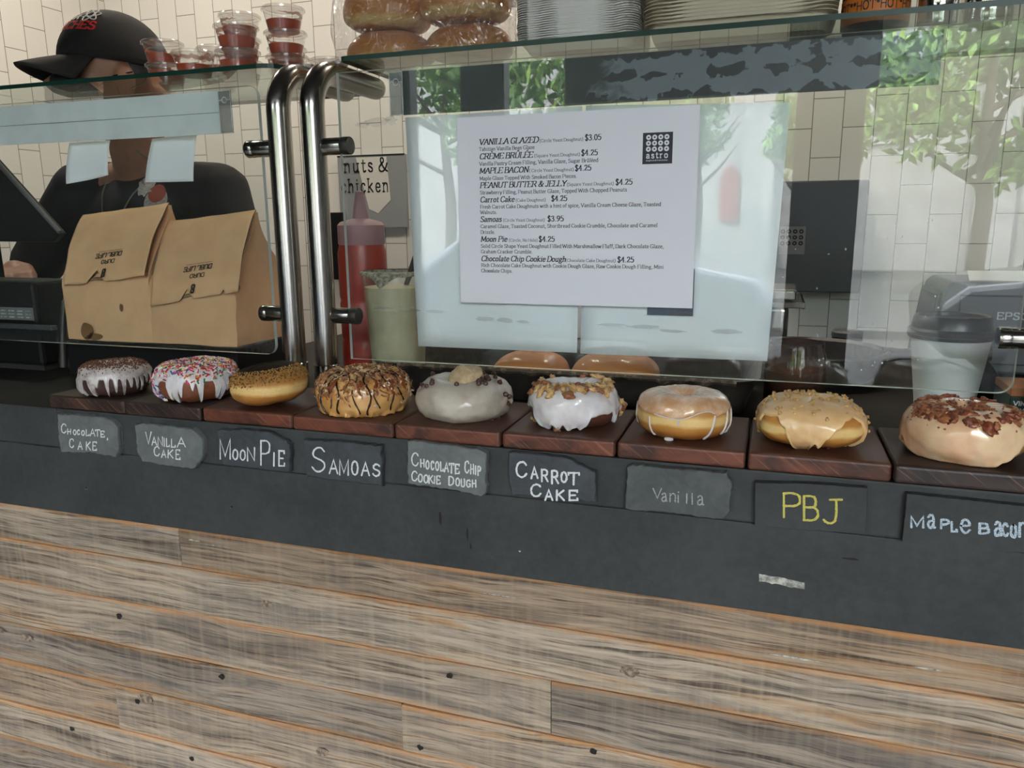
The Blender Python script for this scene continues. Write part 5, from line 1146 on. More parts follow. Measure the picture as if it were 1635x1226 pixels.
# 5 chocolate chip cookie dough: grey beige icing, dough ball in the hole, chips
D = Dough(0.0413, -0.0965, 0.1015, 0.0385, 0.0125, 5, amp=0.0034, e=0.92, ez=0.92)
t = doughnut('doughnut', 'grey-beige iced ring doughnut with a cookie dough ball and chocolate chips', at=(0.0413, -0.0965))
D.body(MT['cocoa'], t)
D.icing('cookie_dough_icing', MT['glaze_grey'], t, drips(-66, [(-30, 14, 8), (10, 10, 8), (80, 4, 16)], 5, depth=(4, 10), wob=4), 225, 0.0026, bulge=0.6)
me = chunk_mesh('cookie_dough_ball', 21, 0.0205, MT['dough_raw'], (1.0, 1.0, 0.80), 0.16, 4)
o = bpy.data.objects.new('cookie_dough_ball', me); col.objects.link(o); o.parent = t; o.location = (0.003, -0.001, 0.0385); o.rotation_euler = (0.1, -0.25, 0.6)
chipm = []
for k in range(2):
    b = MB(); b.lathe([(0.0001, -0.0016), (0.0026, -0.0014), (0.0031, 0.0), (0.0024, 0.0016), (0.0011, 0.0028), (0.0002, 0.0036)], (0, 0, 0), 14)
    o = b.build('chocolate_chip', MT['chip'], None, smooth=True); chipm.append(o.data); bpy.data.objects.remove(o)
for k, (ph, v, s) in enumerate(((-78, 46, 1.0), (-60, 72, 1.0), (-52, 62, 1.1), (-57, 50, .9), (-12, 76, 1.0), (24, 70, 1.1), (27, 84, 1.0), (33, 64, 1.0), (38, 92, 1.2), (46, 100, 1.1), (52, 84, 1.1), (60, 95, 1.0), (74, 80, 1.0), (62, 58, 1.1), (60, 18, 1.1), (66, 8, 1.0), (63, -6, .9), (40, -50, 1.0), (58, -55, 1.1), (50, -62, .9), (110, 80, 1.0), (130, 95, 1.0), (150, 70, 1.1), (-120, 70, 1.0), (82, 110, 1.0), (76, 100, 1.1))):
    place('chocolate_chip', chipm[k % 2], t, D.pt(ph, v, 0.0030), D.nrm(ph, v), k*1.7, s*0.92, 0.0)

# 6 carrot cake: white glaze, walnuts
D = Dough(0.1681, -0.0960, 0.0950, 0.041, 0.0100, 6, amp=0.0026, e=0.93, ez=0.93)
t = doughnut('doughnut', 'brown cake doughnut with white glaze and walnut pieces', at=(0.1681, -0.0960))
D.body(MT['brown_cake'], t)
e6 = curve_edge([(-90, -12), (-76, 0), (-64, -4), (-54, -34), (-44, -60), (-36, -58), (-28, -38), (-20, -54), (-13, -36), (-7, -66), (-1, -48), (4, -44), (9, -62), (15, -44), (22, -16), (35, -8), (46, -12), (56, -8), (64, -44), (71, -8), (80, -4), (90, -24), (110, -10), (140, -40), (170, -10), (-150, -40), (-120, -10)], 6, 3)
D.icing('cream_cheese_glaze', MT['glaze_w'], t, e6, 205, 0.0022, bulge=1.2)
nutm = [chunk_mesh('walnut_piece', 70 + k, 0.0050, MT['nut'] if k % 3 else MT['nut_d'], (1.15, 0.72, 0.5), 0.75, 3) for k in range(6)]
rd = random.Random(66); pl = [(-70, 38), (-62, 55), (-50, 50), (-74, 58), (-46, 66), (-38, 58), (-28, 70), (-16, 66), (-33, 44), (-6, 44), (-2, 72), (10, 66), (20, 72), (30, 64), (26, 82), (40, 60), (50, 52), (48, 70), (8, 88), (-20, 92), (-44, 92), (-66, 82), (60, 80), (70, 60), (86, -8), (88, -22), (84, 4), (-26, -62), (100, 70), (130, 80), (160, 85), (-100, 75), (-130, 85), (12, 105), (-8, 110), (36, 100)]
for k, (ph, v) in enumerate(pl): place('walnut_piece', nutm[k % 6], t, D.pt(ph, v, 0.0038), D.nrm(ph, v), rd.uniform(0, 6), rd.uniform(.75, 1.15))
for k, (ph, v) in enumerate(((-80, -42), (-76, -48))): place('walnut_piece', nutm[4], t, D.pt(ph, v, 0.002), D.nrm(ph, v), k*2.0, 0.5)

# 7 vanilla glazed ring
D = Dough(0.2850, -0.1061, 0.0930, 0.0425, 0.0045, 7, amp=0.0014, e=0.9)
t = doughnut('doughnut', 'plain golden ring doughnut under clear sugar glaze', at=(0.2850, -0.1061))
D.body(MT['yeast'], t)
D.icing('sugar_glaze', MT['glaze_sugar'], t, curve_edge([(-90, 22), (-70, 14), (-40, 10), (-12, 6), (-4, 8), (10, 18), (24, 26), (38, 22), (44, 8), (56, 14), (90, 18), (150, 12), (-150, 12)], 7, 3), 205, 0.0011)
for ph, a, c, w in ((-88, 24, -30, 0.0011), (-44, 4, -50, 0.0010), (-6, 7, -6, 0.0010), (40, 14, -58, 0.0013), (64, 22, -40, 0.0012), (80, 22, -44, 0.0012)):
    pts = [D.pt(ph - (0.12*(a - v) if ph > 30 else -0.05*(a-v)), v, 0.0002) for v in [a + (c-a)*j/10 for j in range(11)]]
    b = MB(); b.tube(pts, [w*(0.8 + 0.2*j/10) for j in range(9)] + [w*1.35, w*0.7], 8); b.build('glaze_run', MT['glaze_w'], t, smooth=True)
arc = [(-36, 12), (-26, 9), (-14, 7), (-6, 6), (2, 9), (12, 17), (22, 24), (32, 25), (39, 18)]
b = MB(); b.tube([D.pt(p, v, 0.0009) for p, v in smooth_line(arc, 3)], 0.00055, 8); b.build('glaze_lip', MT['glaze_w'], t, smooth=True)
b = MB(); b.tube([D.pt(p, -62, 0.0012) for p in (-28, -24, -18, -14)], [0.0012, 0.0022, 0.0022, 0.0010], 10); b.build('glaze_drop', MT['glaze_w'], t, smooth=True)

# 8 peanut butter and jelly: square, filled
D = Dough(0.4050, -0.1031, 0.0950, 0.0420, None, 8, sq=1.1, amp=0.0020, e=0.62, ez=0.9)
t = doughnut('doughnut', 'squarish filled doughnut with tan peanut glaze and chopped peanuts', at=(0.4050, -0.1031))
D.body(MT['yeast'], t)
e8 = curve_edge([(-100, -8), (-82, -40), (-72, 8), (-60, 2), (-52, 22), (-36, 26), (-24, 2), (-20, -22), (-14, -66), (-10, -76), (0, -74), (3, -44), (7, -30), (12, -46), (18, -16), (28, 6), (40, 28), (50, 34), (58, 20), (64, -8), (68, -56), (78, -62), (84, -20), (110, 0), (150, -30), (-150, -20)], 8, 3)
D.icing('peanut_butter_glaze', MT['glaze_pb'], t, e8, 90, 0.0021, bulge=1.0)
pm = [chunk_mesh('chopped_peanut', 80 + k, 0.0021, MT['peanut'], (1.0, 0.8, 0.7), 0.5) for k in range(4)]
rd = random.Random(88); spots = [(-80, 30), (-84, 12), (-86, -4), (-84, 44), (-78, -30), (-20, 50), (4, 40), (-38, 44), (18, 30), (66, 30), (72, 12), (76, -6), (70, -44), (74, -60), (80, 20), (66, 48), (58, 60), (-56, 40)]
while len(spots) < 96:
    spots.append((rd.uniform(-180, 180), rd.choice((rd.uniform(34, 60), rd.uniform(48, 86), rd.uniform(55, 88)))))
for k, (ph, v) in enumerate(spots): place('chopped_peanut', pm[k % 4], t, D.pt(ph, v, 0.0030), D.nrm(ph, v), rd.uniform(0, 6), rd.uniform(.6, 1.15))
b = MB(); b.tube([D.pt(p, v, -0.0004) for p, v in ((26, -52), (30, -55), (34, -54))], [0.0016, 0.0030, 0.0012], 10); b.build('jelly_spot', MT['jelly'], t, smooth=True)

# 9 maple bacon
D = Dough(0.5366, -0.1043, 0.1000, 0.0430, 0.003, 9, amp=0.0022, e=0.88)
t = doughnut('doughnut', 'golden doughnut with pale maple glaze and reddish bacon bits', at=(0.5366, -0.1043))
D.body(MT['yeast'], t)
e9 = curve_edge([(-100, -30), (-84, -58), (-76, -30), (-66, -20), (-56, -44), (-40, -62), (-24, -66), (0, -72), (12, -66), (24, -56), (32, -62), (40, -40), (52, -20), (60, -8), (80, 6), (110, -20), (150, -30), (-150, -30)], 9, 5)
D.icing('maple_glaze', MT['glaze_maple'], t, e9, 200, 0.0023, bulge=1.4)
bmsh = [chunk_mesh('bacon_bit', 90 + k, 0.0046, MT['bacon'] if k % 2 == 0 else MT['bacon_p'], (1.2, 0.8, 0.42), 0.8, 3) for k in range(8)]
rd = random.Random(99); spots = [(22, 34), (-58, 52), (-52, 46), (-54, 62), (-22, 48), (-18, 44), (-12, 46), (-26, 54), (4, 46), (12, 48)]
while len(spots) < 98:
    spots.append((rd.uniform(-180, 180), rd.choice((rd.uniform(38, 75), rd.uniform(58, 130)))))
for k, (ph, v) in enumerate(spots): place('bacon_bit', bmsh[k % 8], t, D.pt(ph, v, 0.0030), D.nrm(ph, v), rd.uniform(0, 6), 1.35 if k == 0 else rd.uniform(.5, 1.05))
scatter_stuff('bacon_crumbs', D, t, [MT['bacon'], MT['bacon_p']], 160, 12, (-180, 180), (20, 150), sh_crumb(0.0006, 0.0014), 0.0023)

# ------------------------------------------------------------------ riser box and paper bags behind the left pane
b = MB(); b.box(-0.674, -0.3555, 0.022, 0.158, CT, 1.1262)
tag(b.build('riser_box', MT['charcoal_d'], None, bevel=0.002), 'black box the two brown paper bags stand on', 'box')

def paper_bag(label, xb, zb, top, flap, seed, stains, tears):
    """xb: front bottom x0, x1; top: ridge points; flap: lower flap corners"""
    x0, x1 = xb; rd = random.Random(seed)
    t = thing('paper_bag', label, 'paper bag', ((x0+x1)/2, 0.03, zb), 'folded paper bags on the black box')
    def jig(p, k=0.0012): return Vector(p) + Vector((noise.noise(Vector(p)*30 + Vector((seed, 0, 0))), noise.noise(Vector(p)*30 + Vector((0, seed, 5))), noise.noise(Vector(p)*25)))*k*2
    b = MB(); nz = 22; rows = []
    (tx0, tz0), (tx1, tz1) = top; yr = 0.084
    for j in range(nz + 1):
        f = j/nz; k = max(0.0, (f - 0.42)/0.58); k = k*k*(3-2*k)
        a0 = x0*(1-f) + tx0*f; a1 = x1*(1-f) + tx1*f; z0 = zb*(1-f) + tz0*f; z1 = zb*(1-f) + tz1*f
        yf = 0.030*(1-k) + (yr-0.003)*k; yb = 0.150*(1-k) + (yr+0.003)*k
        pin = 0.018*sin(PI*min(1, f*1.1))*f
        row = []
        for i in range(13): s = i/12; row.append((a0*(1-s) + a1*s, yf - 0.004*sin(PI*s)*(1-k), z0*(1-s) + z1*s))
        for i in range(1, 7): s = i/6; row.append((a1 - pin*sin(PI*s), yf*(1-s) + yb*s, z1))
        for i in range(1, 13): s = i/12; row.append((a1*(1-s) + a0*s, yb, z1*(1-s) + z0*s))
        for i in range(1, 6): s = i/6; row.append((a0 + pin*sin(PI*s), yb*(1-s) + yf*s, z0))
        rows.append([jig(p) for p in row])
    b.grid(rows, wrap_v=True)
    n = len(rows[0]); b.face(range(n-1, -1, -1))
    b.build('bag_body', MT['kraft'], t, smooth=True, sharp=35)
    # folded-over top hanging down the front
    (fx0, fz0), (fx1, fz1) = flap
    nx, ny = 48, 16
    def fp(s, v, lift=0.0):
        a = Vector((tx0, yr, tz0 + 0.003))*(1-s) + Vector((tx1, yr, tz1 + 0.003))*s
        c = Vector((fx0, 0.0215, fz0))*(1-s) + Vector((fx1, 0.0215, fz1))*s
        p = a*(1-v) + c*v
        p.y -= 0.010*max(0.0, sin(PI*v))**0.8 * (1 - 0.2*v) + lift
        return p
    b = MB(); rows = []
    for j in range(ny + 1):
        row = []
        for i in range(nx + 1):
            s = i/nx; v = j/ny
            cut = 1.0
            for (c, w, d) in tears: cut -= d*max(0, 1 - abs(s - c)/w)
            cut += 0.006*noise.noise(Vector((s*30, seed, 0)))
            row.append(jig(fp(s, v*cut), 0.0008))
        rows.append(row)
    b.grid(rows); fl = b.build('folded_flap', [MT['kraft'], MT['bag_inner']], t, smooth=True, sharp=0)
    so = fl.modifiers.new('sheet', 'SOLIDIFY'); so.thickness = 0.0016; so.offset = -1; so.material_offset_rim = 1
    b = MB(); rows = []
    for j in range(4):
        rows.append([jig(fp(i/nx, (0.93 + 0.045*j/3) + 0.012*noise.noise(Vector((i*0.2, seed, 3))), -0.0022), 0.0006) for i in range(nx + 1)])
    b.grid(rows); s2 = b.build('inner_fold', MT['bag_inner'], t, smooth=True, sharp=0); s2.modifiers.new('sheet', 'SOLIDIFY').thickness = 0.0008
    # printing, upside down on the flap
    b = MB(); X = (fp(0.6, .5) - fp(0.4, .5)).normalized(); Zd = (fp(.5, .4) - fp(.5, .6)).normalized(); Nn = X.cross(Zd)
    if Nn.y > 0: Nn = -Nn
    def pr(txt, s, v, w, cap, nib=(1.9, 1.5), sl=0.0):
        P = text_polys(txt, w, cap, nib, False, sl)
        c = fp(s, v, 0.0026)
        add_text(b, P, c + X*w/2, -X, -Zd, Nn, 0.0)
    pr('DUBL LIFE', 0.53, 0.605, 0.050, 0.0070, (2.2, 1.8), 0.1)
    pr('DURO', 0.53, 0.70, 0.026, 0.0062)
    pr('8', 0.50, 0.83, 0.0075, 0.0125, (2.6, 2.0))
    P = [[(0, 0), (0.046, 0), (0.046, 0.0006), (0, 0.0006)]]
    add_text(b, P, fp(0.53, 0.575, 0.0026) + X*0.024, -X, -Zd, Nn, 0.0)
    b.build('printed_mark', MT['ink_brown'], fl)
    for (sx, sz, rx, rz) in stains:
        b = MB(); n = 18; c = (x0 + (x1-x0)*sx, zb + sz); i = len(b.v)
        b.v.extend(Vector((c[0] + rx*cos(2*PI*k/n)*(1+.10*sin(2.0*PI*k/n*2)), 0.0238 - 0.0, c[1] + rz*sin(2*PI*k/n)*(1+.08*sin(2*PI*k/n*3+1)))) for k in range(n)); b.face(range(n))
        b.build('grease_stain', MT['grease'], t)
    return t
paper_bag('brown paper bag on the black box, grease stained, left of the pair', (-0.676, -0.5125), 1.1265, ((-0.676, 1.311), (-0.504, 1.327)), ((-0.6600, 1.208), (-0.5036, 1.2263)), 1,
          ((0.28, 0.0140, 0.0125, 0.0135), (0.37, 0.0060, 0.0150, 0.0055), (0.72, 0.052, 0.0036, 0.0060)), ((0.40, 0.11, 0.17), (0.05, 0.14, 0.03)))
paper_bag('brown paper bag on the black box, nearer the steel posts', (-0.5105, -0.3605), 1.1265, ((-0.508, 1.300), (-0.351, 1.315)), ((-0.5000, 1.183), (-0.3430, 1.2074)), 2,
          (), ((0.42, 0.08, 0.13), (0.83, 0.022, 0.07)))

# ------------------------------------------------------------------ far left: till, tablet, jar, tongs
t = thing('cash_drawer', 'black box-like machine with a white sticker at the far left', 'machine', (-0.95, 0.06, CT))
b = MB(); b.box(-1.30, -0.738, 0.032, 0.105, CT + 0.008, 1.214); b.build('body', MT['charcoal_d'], t, bevel=0.006)
b = MB(); b.box(-1.30, -0.700, 0.022, 0.033, 1.139, 1.146); b.build('ledge', MT['charcoal'], t, bevel=0.001)
b = MB(); b.box(-0.90, -0.745, 0.0315, 0.0326, 1.152, 1.172); st = b.build('sticker', MT['card_grey'], t)
b = MB()
for k in range(4):
    for q in range(3): b.box(-0.815 + k*0.018, -0.803 + k*0.018, 0.0311, 0.0316, 1.1555 + q*0.005, 1.1575 + q*0.005)
b.build('sticker_print', MT['white_scuff'], st)
b = MB(); b.box(-1.29, -0.745, 0.038, 0.098, CT, CT + 0.009); b.build('foot', MT['rubber'], t)
t = thing('tablet_stand', 'dark tablet leaning at the far left with a grey lower edge', 'tablet', (-1.03, 0.21, CT))
b = MB(); b.prism([(-1.16, 1.272), (-0.885, 1.270), (-0.862, 1.286), (-0.998, 1.419), (-1.16, 1.556)], 0.205, 0.218); b.build('screen_back', MT['charcoal_d'], t, bevel=0.003)
b = MB(); b.tube([(-0.863, 0.2035, 1.288), (-0.998, 0.2035, 1.420), (-1.16, 0.2035, 1.557)], 0.0042, 8); b.build('edge_trim', MT['card_grey'], t)
b = MB(); b.box(-1.09, -1.03, 0.205, 0.218, 1.073, 1.30); b.box(-1.12, -1.00, 0.165, 0.243, CT, 1.076); b.build('stand', MT['charcoal_d'], t, bevel=0.002)
t = thing('jar', 'small jar with yellow domed lid half hidden by the left bag', 'jar', (-0.800, 0.150, CT))
b = MB(); b.lathe([(0.0001, 0.0), (0.028, 0.0), (0.030, 0.004), (0.030, 0.085), (0.027, 0.098), (0.027, 0.105)], (-0.800, 0.150, CT), 28); b.build('body', MT['plastic_clear'], t, smooth=True)
b = MB(); b.lathe([(0.0285, 0.098), (0.0295, 0.112), (0.027, 0.128), (0.016, 0.138), (0.0001, 0.140)], (-0.800, 0.150, CT), 28); b.build('lid', MT['yellow_lid'], t, smooth=True)
b = MB(); b.lathe([(0.0001, 0.003), (0.0265, 0.003), (0.027, 0.06), (0.0001, 0.06)], (-0.800, 0.150, CT), 24); b.build('contents', MT['bag_inner'], t, smooth=True)
t = thing('tongs', 'dark steel tongs standing between the black machine and the left bag', 'tongs', (-0.71, 0.06, CT))
for dx in (0.0, 0.020):
    b = MB(); b.tube([(-0.724 + dx, 0.056, CT + 0.004), (-0.720 + dx*1.2, 0.06, 1.135), (-0.714 + dx*0.5, 0.064, 1.180)], [0.008, 0.006, 0.004], 10); b.build('blade', MT['steel_dark'], t, smooth=True)
b = MB(); b.tube([(-0.714, 0.064, 1.178), (-0.709, 0.064, 1.186), (-0.702, 0.064, 1.178)], 0.0042, 10); b.build('hinge', MT['steel_dark'], t, smooth=True)

# ------------------------------------------------------------------ work side behind the menu pane
t = thing('sauce_bottle', 'large red plastic sauce bottle behind the pane beside the steel post', 'bottle', (-0.229, 0.168, CT))
b = MB(); c = (-0.229, 0.168, CT)
b.lathe([(0.0001, 0), (0.034, 0), (0.0365, 0.004), (0.0365, 0.05), (0.035, 0.055), (0.0365, 0.06), (0.0365, 0.11), (0.035, 0.115), (0.0365, 0.12), (0.0365, 0.185), (0.033, 0.200), (0.0001, 0.203)], c, 36); b.build('body', MT['red_bottle'], t, smooth=True)
b = MB(); b.lathe([(0.0335, 0.197), (0.035, 0.199), (0.035, 0.226), (0.030, 0.231), (0.012, 0.236), (0.006, 0.275), (0.0001, 0.277)], c, 36); b.build('cap', MT['bottle_cap'], t, smooth=True)
t = thing('batter_tub', 'clear tub of cream batter with a crusted rim behind the pane', 'tub', (-0.137, 0.095, CT))
c = (-0.137, 0.095, CT)
b = MB(); b.lathe([(0.0001, 0), (0.037, 0.0), (0.046, 0.158), (0.0475, 0.159), (0.0475, 0.163), (0.0450, 0.163)], c, 40); b.build('tub', MT['plastic_clear'], t, smooth=True)
b = MB(); b.lathe([(0.0001, 0.003), (0.0355, 0.003), (0.0435, 0.142), (0.0001, 0.146)], c, 40); b.build('batter', MT['tub'], t, smooth=True)
b = MB(); rows = []
for k in range(48):
    a = 2*PI*k/48; h = 0.006 + 0.006*abs(noise.noise(Vector((k*.35, 2, 0)))) + 0.014*math.exp(-((a - 4.75)/0.22)**2)
    rows.append([(c[0] + (0.0463 + q)*cos(a), c[1] + (0.0463 + q)*sin(a), CT + 0.164 - z) for q, z in ((-0.001, 0.0), (0.0024, 0.001), (0.0026 + 0.001*noise.noise(Vector((k, 0, 0))), h*0.6), (0.0008, h))])
b.grid(rows, wrap_u=True); b.build('crusted_rim', MT['tub_rim'], t, smooth=True)
t = thing('spoon', 'dark steel spoon standing in the batter tub', 'spoon', (-0.118, 0.10, CT + 0.14))
b = MB(); b.tube([(-0.123, 0.095, 1.21), (-0.110, 0.10, 1.245), (-0.100, 0.105, 1.272)], [0.003, 0.005, 0.006], 10); b.build('handle', MT['steel_dark'], t, smooth=True)

t = thing('roasting_tray', 'black iron baking tray with baked-on rim behind the menu pane', 'tray', (0.10, 0.14, CT))
def tray_loop(ins, z, r): return [Vector((x, y, z)) for x, y in rrect(-0.158 + ins, 0.352 - ins, 0.040 + ins, 0.232 - ins, max(0.006, r - ins), 8)]
b = MB(); L = [tray_loop(0.014, CT + 0.001, .035), tray_loop(0.004, CT + 0.030, .035), tray_loop(0.0, CT + 0.040, .035), tray_loop(-0.004, CT + 0.0435, .035), tray_loop(0.001, CT + 0.0445, .035), tray_loop(0.006, CT + 0.041, .035), tray_loop(0.012, CT + 0.030, .035), tray_loop(0.020, CT + 0.006, .035)]
b.grid(L, wrap_v=True); n = len(L[0]); b.face(range(n-1, -1, -1)); b.face(range(7*n, 8*n)); b.build('tray_body', MT['iron'], t, smooth=True)
b = MB(); rows = []
for i in range(90):
    x = -0.11 + 0.44*i/89; k = 0.5 + noise.noise(Vector((i*.3, 0, 0))); h = 0.0015 + 0.0035*max(0, k)
    rows.append([(x, 0.0375, CT + 0.0435 - h*1.5), (x, 0.0358 - h*.25, CT + 0.0435 - h*.5), (x, 0.0372, CT + 0.0450 + h*.15), (x, 0.042, CT + 0.0447)])
b.grid(rows); b.build('baked_residue', MT['crust'], t, smooth=True)
def bun_mesh(rx, ry, h, seed, flat=0.35, n=36, m=20):
    b = MB(); rows = []
    for i in range(n):
        a = 2*PI*i/n; row = []
        for j in range(m + 1):
            v = -PI/2 + PI*j/m; q = sin(v); z = h*(flat + (1-flat)*q**0.9) if q > 0 else h*flat*(1 - abs(q)**0.7)
            c = abs(cos(v))**0.7
            k = 1 + 0.03*noise.noise(Vector((cos(a)*1.5 + seed, sin(a)*1.5, q)))
            sx = (abs(cos(a))**2.5 + abs(sin(a))**2.5)**(-1/2.5)
            row.append((rx*cos(a)*c*k*sx, ry*sin(a)*c*k*sx, z*k))
        rows.append(row)
    b.grid(rows, wrap_u=True); return b
def bun(label, x, y, z, rx, ry, h, seed, rz=0.0, tilt=0.0, group='brioche buns', parent_group=None):
    b = bun_mesh(rx, ry, h, seed); o = b.build('bun', MT['bun'], None, smooth=True, sharp=0)
    o.location = (x, y, z); o.rotation_euler = (0, tilt, rz)
    return tag(o, label, 'bun', group)
bun('golden bun toasting in the black tray, in the gap between the two note sheets', 0.170, 0.125, CT + 0.006, 0.058, 0.052, 0.052, 4, group='buns in the black tray')
bun('golden bun low in the black tray below the note sheet nearer the posts', 0.050, 0.130, CT + 0.006, 0.052, 0.050, 0.046, 5, group='buns in the black tray')

t = thing('steel_pan', 'square steel food pan with a wide lip behind the note sheets', 'pan', (0.31, 0.52, CT))
b = MB(); b.box(0.220, 0.391, 0.462, 0.590, CT, 1.163); b.build('body', MT['steel'], t, bevel=0.012, seg=4)
b = MB(); b.box(0.205, 0.414, 0.447, 0.605, 1.163, 1.1672); b.box(0.410, 0.4145, 0.447, 0.605, 1.157, 1.1672); b.box(0.205, 0.414, 0.4465, 0.4495, 1.158, 1.1672); b.build('lip', MT['steel_pol'], t, bevel=0.001)
b = MB(); b.box(0.222, 0.401, 0.456, 0.596, 1.1672, 1.187); b.build('lid', MT['steel'], t, bevel=0.005, seg=3)
c = (0.396, 0.132, CT)
t = thing('glass_jar', 'squat brown glass jar right of the black tray', 'jar', c)
b = MB(); b.lathe([(0.0001, 0), (0.034, 0), (0.037, 0.004), (0.037, 0.060), (0.033, 0.071), (0.033, 0.080), (0.031, 0.080), (0.031, 0.071), (0.035, 0.060), (0.035, 0.006), (0.0001, 0.004)], c, 36); b.build('jar_wall', MT['amber'], t, smooth=True)
b = MB(); b.lathe([(0.0001, 0.006), (0.0345, 0.006), (0.0345, 0.045), (0.0001, 0.045)], c, 30); b.build('contents', M('brown_sugar', (0.13, 0.07, 0.05), 0.9), t, smooth=True)
t = thing('skillet', 'black iron skillet with a long handle left of the paper cup', 'skillet', (0.42, 0.33, CT))
c = (0.420, 0.330, CT)
b = MB(); b.lathe([(0.0001, 0.0), (0.085, 0.0), (0.098, 0.012), (0.106, 0.040), (0.109, 0.042), (0.106, 0.044), (0.100, 0.040), (0.092, 0.012), (0.082, 0.007), (0.0001, 0.007)], c, 56); b.build('pan_body', MT['iron'], t, smooth=True)
b = MB(); b.tube([(0.520, 0.335, CT + 0.036), (0.545, 0.335, CT + 0.038), (0.60, 0.332, CT + 0.042), (0.655, 0.328, CT + 0.046)], [0.012, 0.008, 0.010, 0.011], 14); b.build('handle', MT['iron'], t, smooth=True)
c = (0.484, 0.490, CT)
t = thing('plastic_pot', 'small black lidded pot standing behind the skillet', 'pot', c)
b = MB(); b.lathe([(0.0001, 0), (0.021, 0), (0.0235, 0.002), (0.0235, 0.044), (0.0001, 0.044)], c, 30); b.build('body', MT['charcoal_d'], t, smooth=True)
b = MB(); b.lathe([(0.0245, 0.040), (0.0245, 0.047), (0.021, 0.050), (0.0001, 0.0495)], c, 30); b.build('lid', MT['charcoal'], t, smooth=True)

c = (0.568, 0.150, CT)
t = thing('coffee_cup', 'white paper coffee cup with black lid behind the bacon doughnut', 'cup', c)
b = MB(); b.lathe([(0.0001, 0.006), (0.0295, 0.006), (0.0300, 0.0), (0.0312, 0.0), (0.0435, 0.094), (0.0448, 0.096), (0.0440, 0.0975), (0.042, 0.0965), (0.0300, 0.008), (0.0001, 0.008)], c, 64); b.build('cup_body', MT['cup_white'], t, smooth=True)
b = MB(); b.lathe([(0.0452, 0.0895), (0.0468, 0.0915), (0.0470, 0.0990), (0.0450, 0.1015), (0.0432, 0.1020), (0.0410, 0.1150), (0.0395, 0.1165), (0.0375, 0.1155), (0.0365, 0.1120), (0.015, 0.1110), (0.0001, 0.1112)], c, 64)
ld = b.build('lid', MT['lid_black'], t, smooth=True)
b = MB(); b.box(c[0] + 0.018, c[0] + 0.030, c[1] - 0.005, c[1] + 0.005, CT + 0.1108, CT + 0.1122); b.build('sip_hole', MT['nailhole'], ld)
b = MB(); b.lathe([(0.0471, 0.0935), (0.0474, 0.0940), (0.0471, 0.0945)], c, 64); b.build('rim_bead', MT['charcoal'], ld, smooth=True)

t = thing('receipt_printer', 'charcoal receipt printer with paper on top behind the coffee cup', 'printer', (0.68, 0.48, CT))
b = MB(); b.prism([(0.598, CT), (0.80, CT), (0.80, 1.198), (0.790, 1.207), (0.618, 1.207), (0.606, 1.196)], 0.420, 0.585); b.build('body', MT['charcoal'], t, bevel=0.005, seg=3)
b = MB(); b.prism([(0.588, CT + 0.01), (0.600, CT + 0.01), (0.607, 1.193), (0.600, 1.185)], 0.435, 0.575); b.build('side_panel', MT['charcoal_d'], t, bevel=0.002)
b = MB(); b.box(0.628, 0.795, 0.4165, 0.4205, 1.085, 1.188); fp_ = b.build('front_cover', MT['charcoal'], t, bevel=0.002)
b = MB(); b.box(0.629, 0.794, 0.4155, 0.4166, 1.1855, 1.1880); b.build('slot', MT['nailhole'], t)
b = MB(); add_text(b, text_polys('EPSON', 0.052, 0.0098, (1.7, 1.4), False, 0, 1.6), (0.678, 0.4164, 1.153), (1, 0, 0), (0, 0, 1), (0, -1, 0), 0.0002); b.build('maker_lettering', MT['grey_txt'], fp_)
sheet('receipt_roll', 'strip of receipt paper lying on top of the printer', 'paper', [(0.642, 1.2072), (0.80, 1.2072), (0.80, 1.2215), (0.640, 1.2215)], 0.440, MT['receipt'], curl=lambda s, t: 0.01*t)
b = MB(); b.prism([(0.610, CT), (0.652, CT), (0.652, 1.082), (0.619, 1.128), (0.614, 1.128)], 0.185, 0.235)
tag(b.build('wedge_stand', MT['charcoal_d'], None, bevel=0.002), 'black wedge-shaped stand right beside the coffee cup', 'stand')
t = thing('glove_carton', 'dark green carton lettered VINYL at the right end', 'carton', (0.67, 0.08, CT))
b = MB(); b.box(0.611, 0.73, 0.050, 0.115, CT, 1.112); b.build('carton', MT['carton'], t, bevel=0.0012)
b = MB(); b.box(0.611, 0.73, 0.050, 0.115, 1.1122, 1.121); b.build('top_flap', MT['carton_org'], t, bevel=0.001)
b = MB()
for k, z in enumerate((1.1025, 1.0945, 1.0865)): add_text(b, text_polys('VINYL', 0.0195, 0.0045, (1.9, 1.5), False), (0.6145 - 0.0004*k, 0.0498, z), (1, 0, 0), (0, 0, 1), (0, -1, 0), 0.0002)
b.build('carton_lettering', MT['white_line'], t)

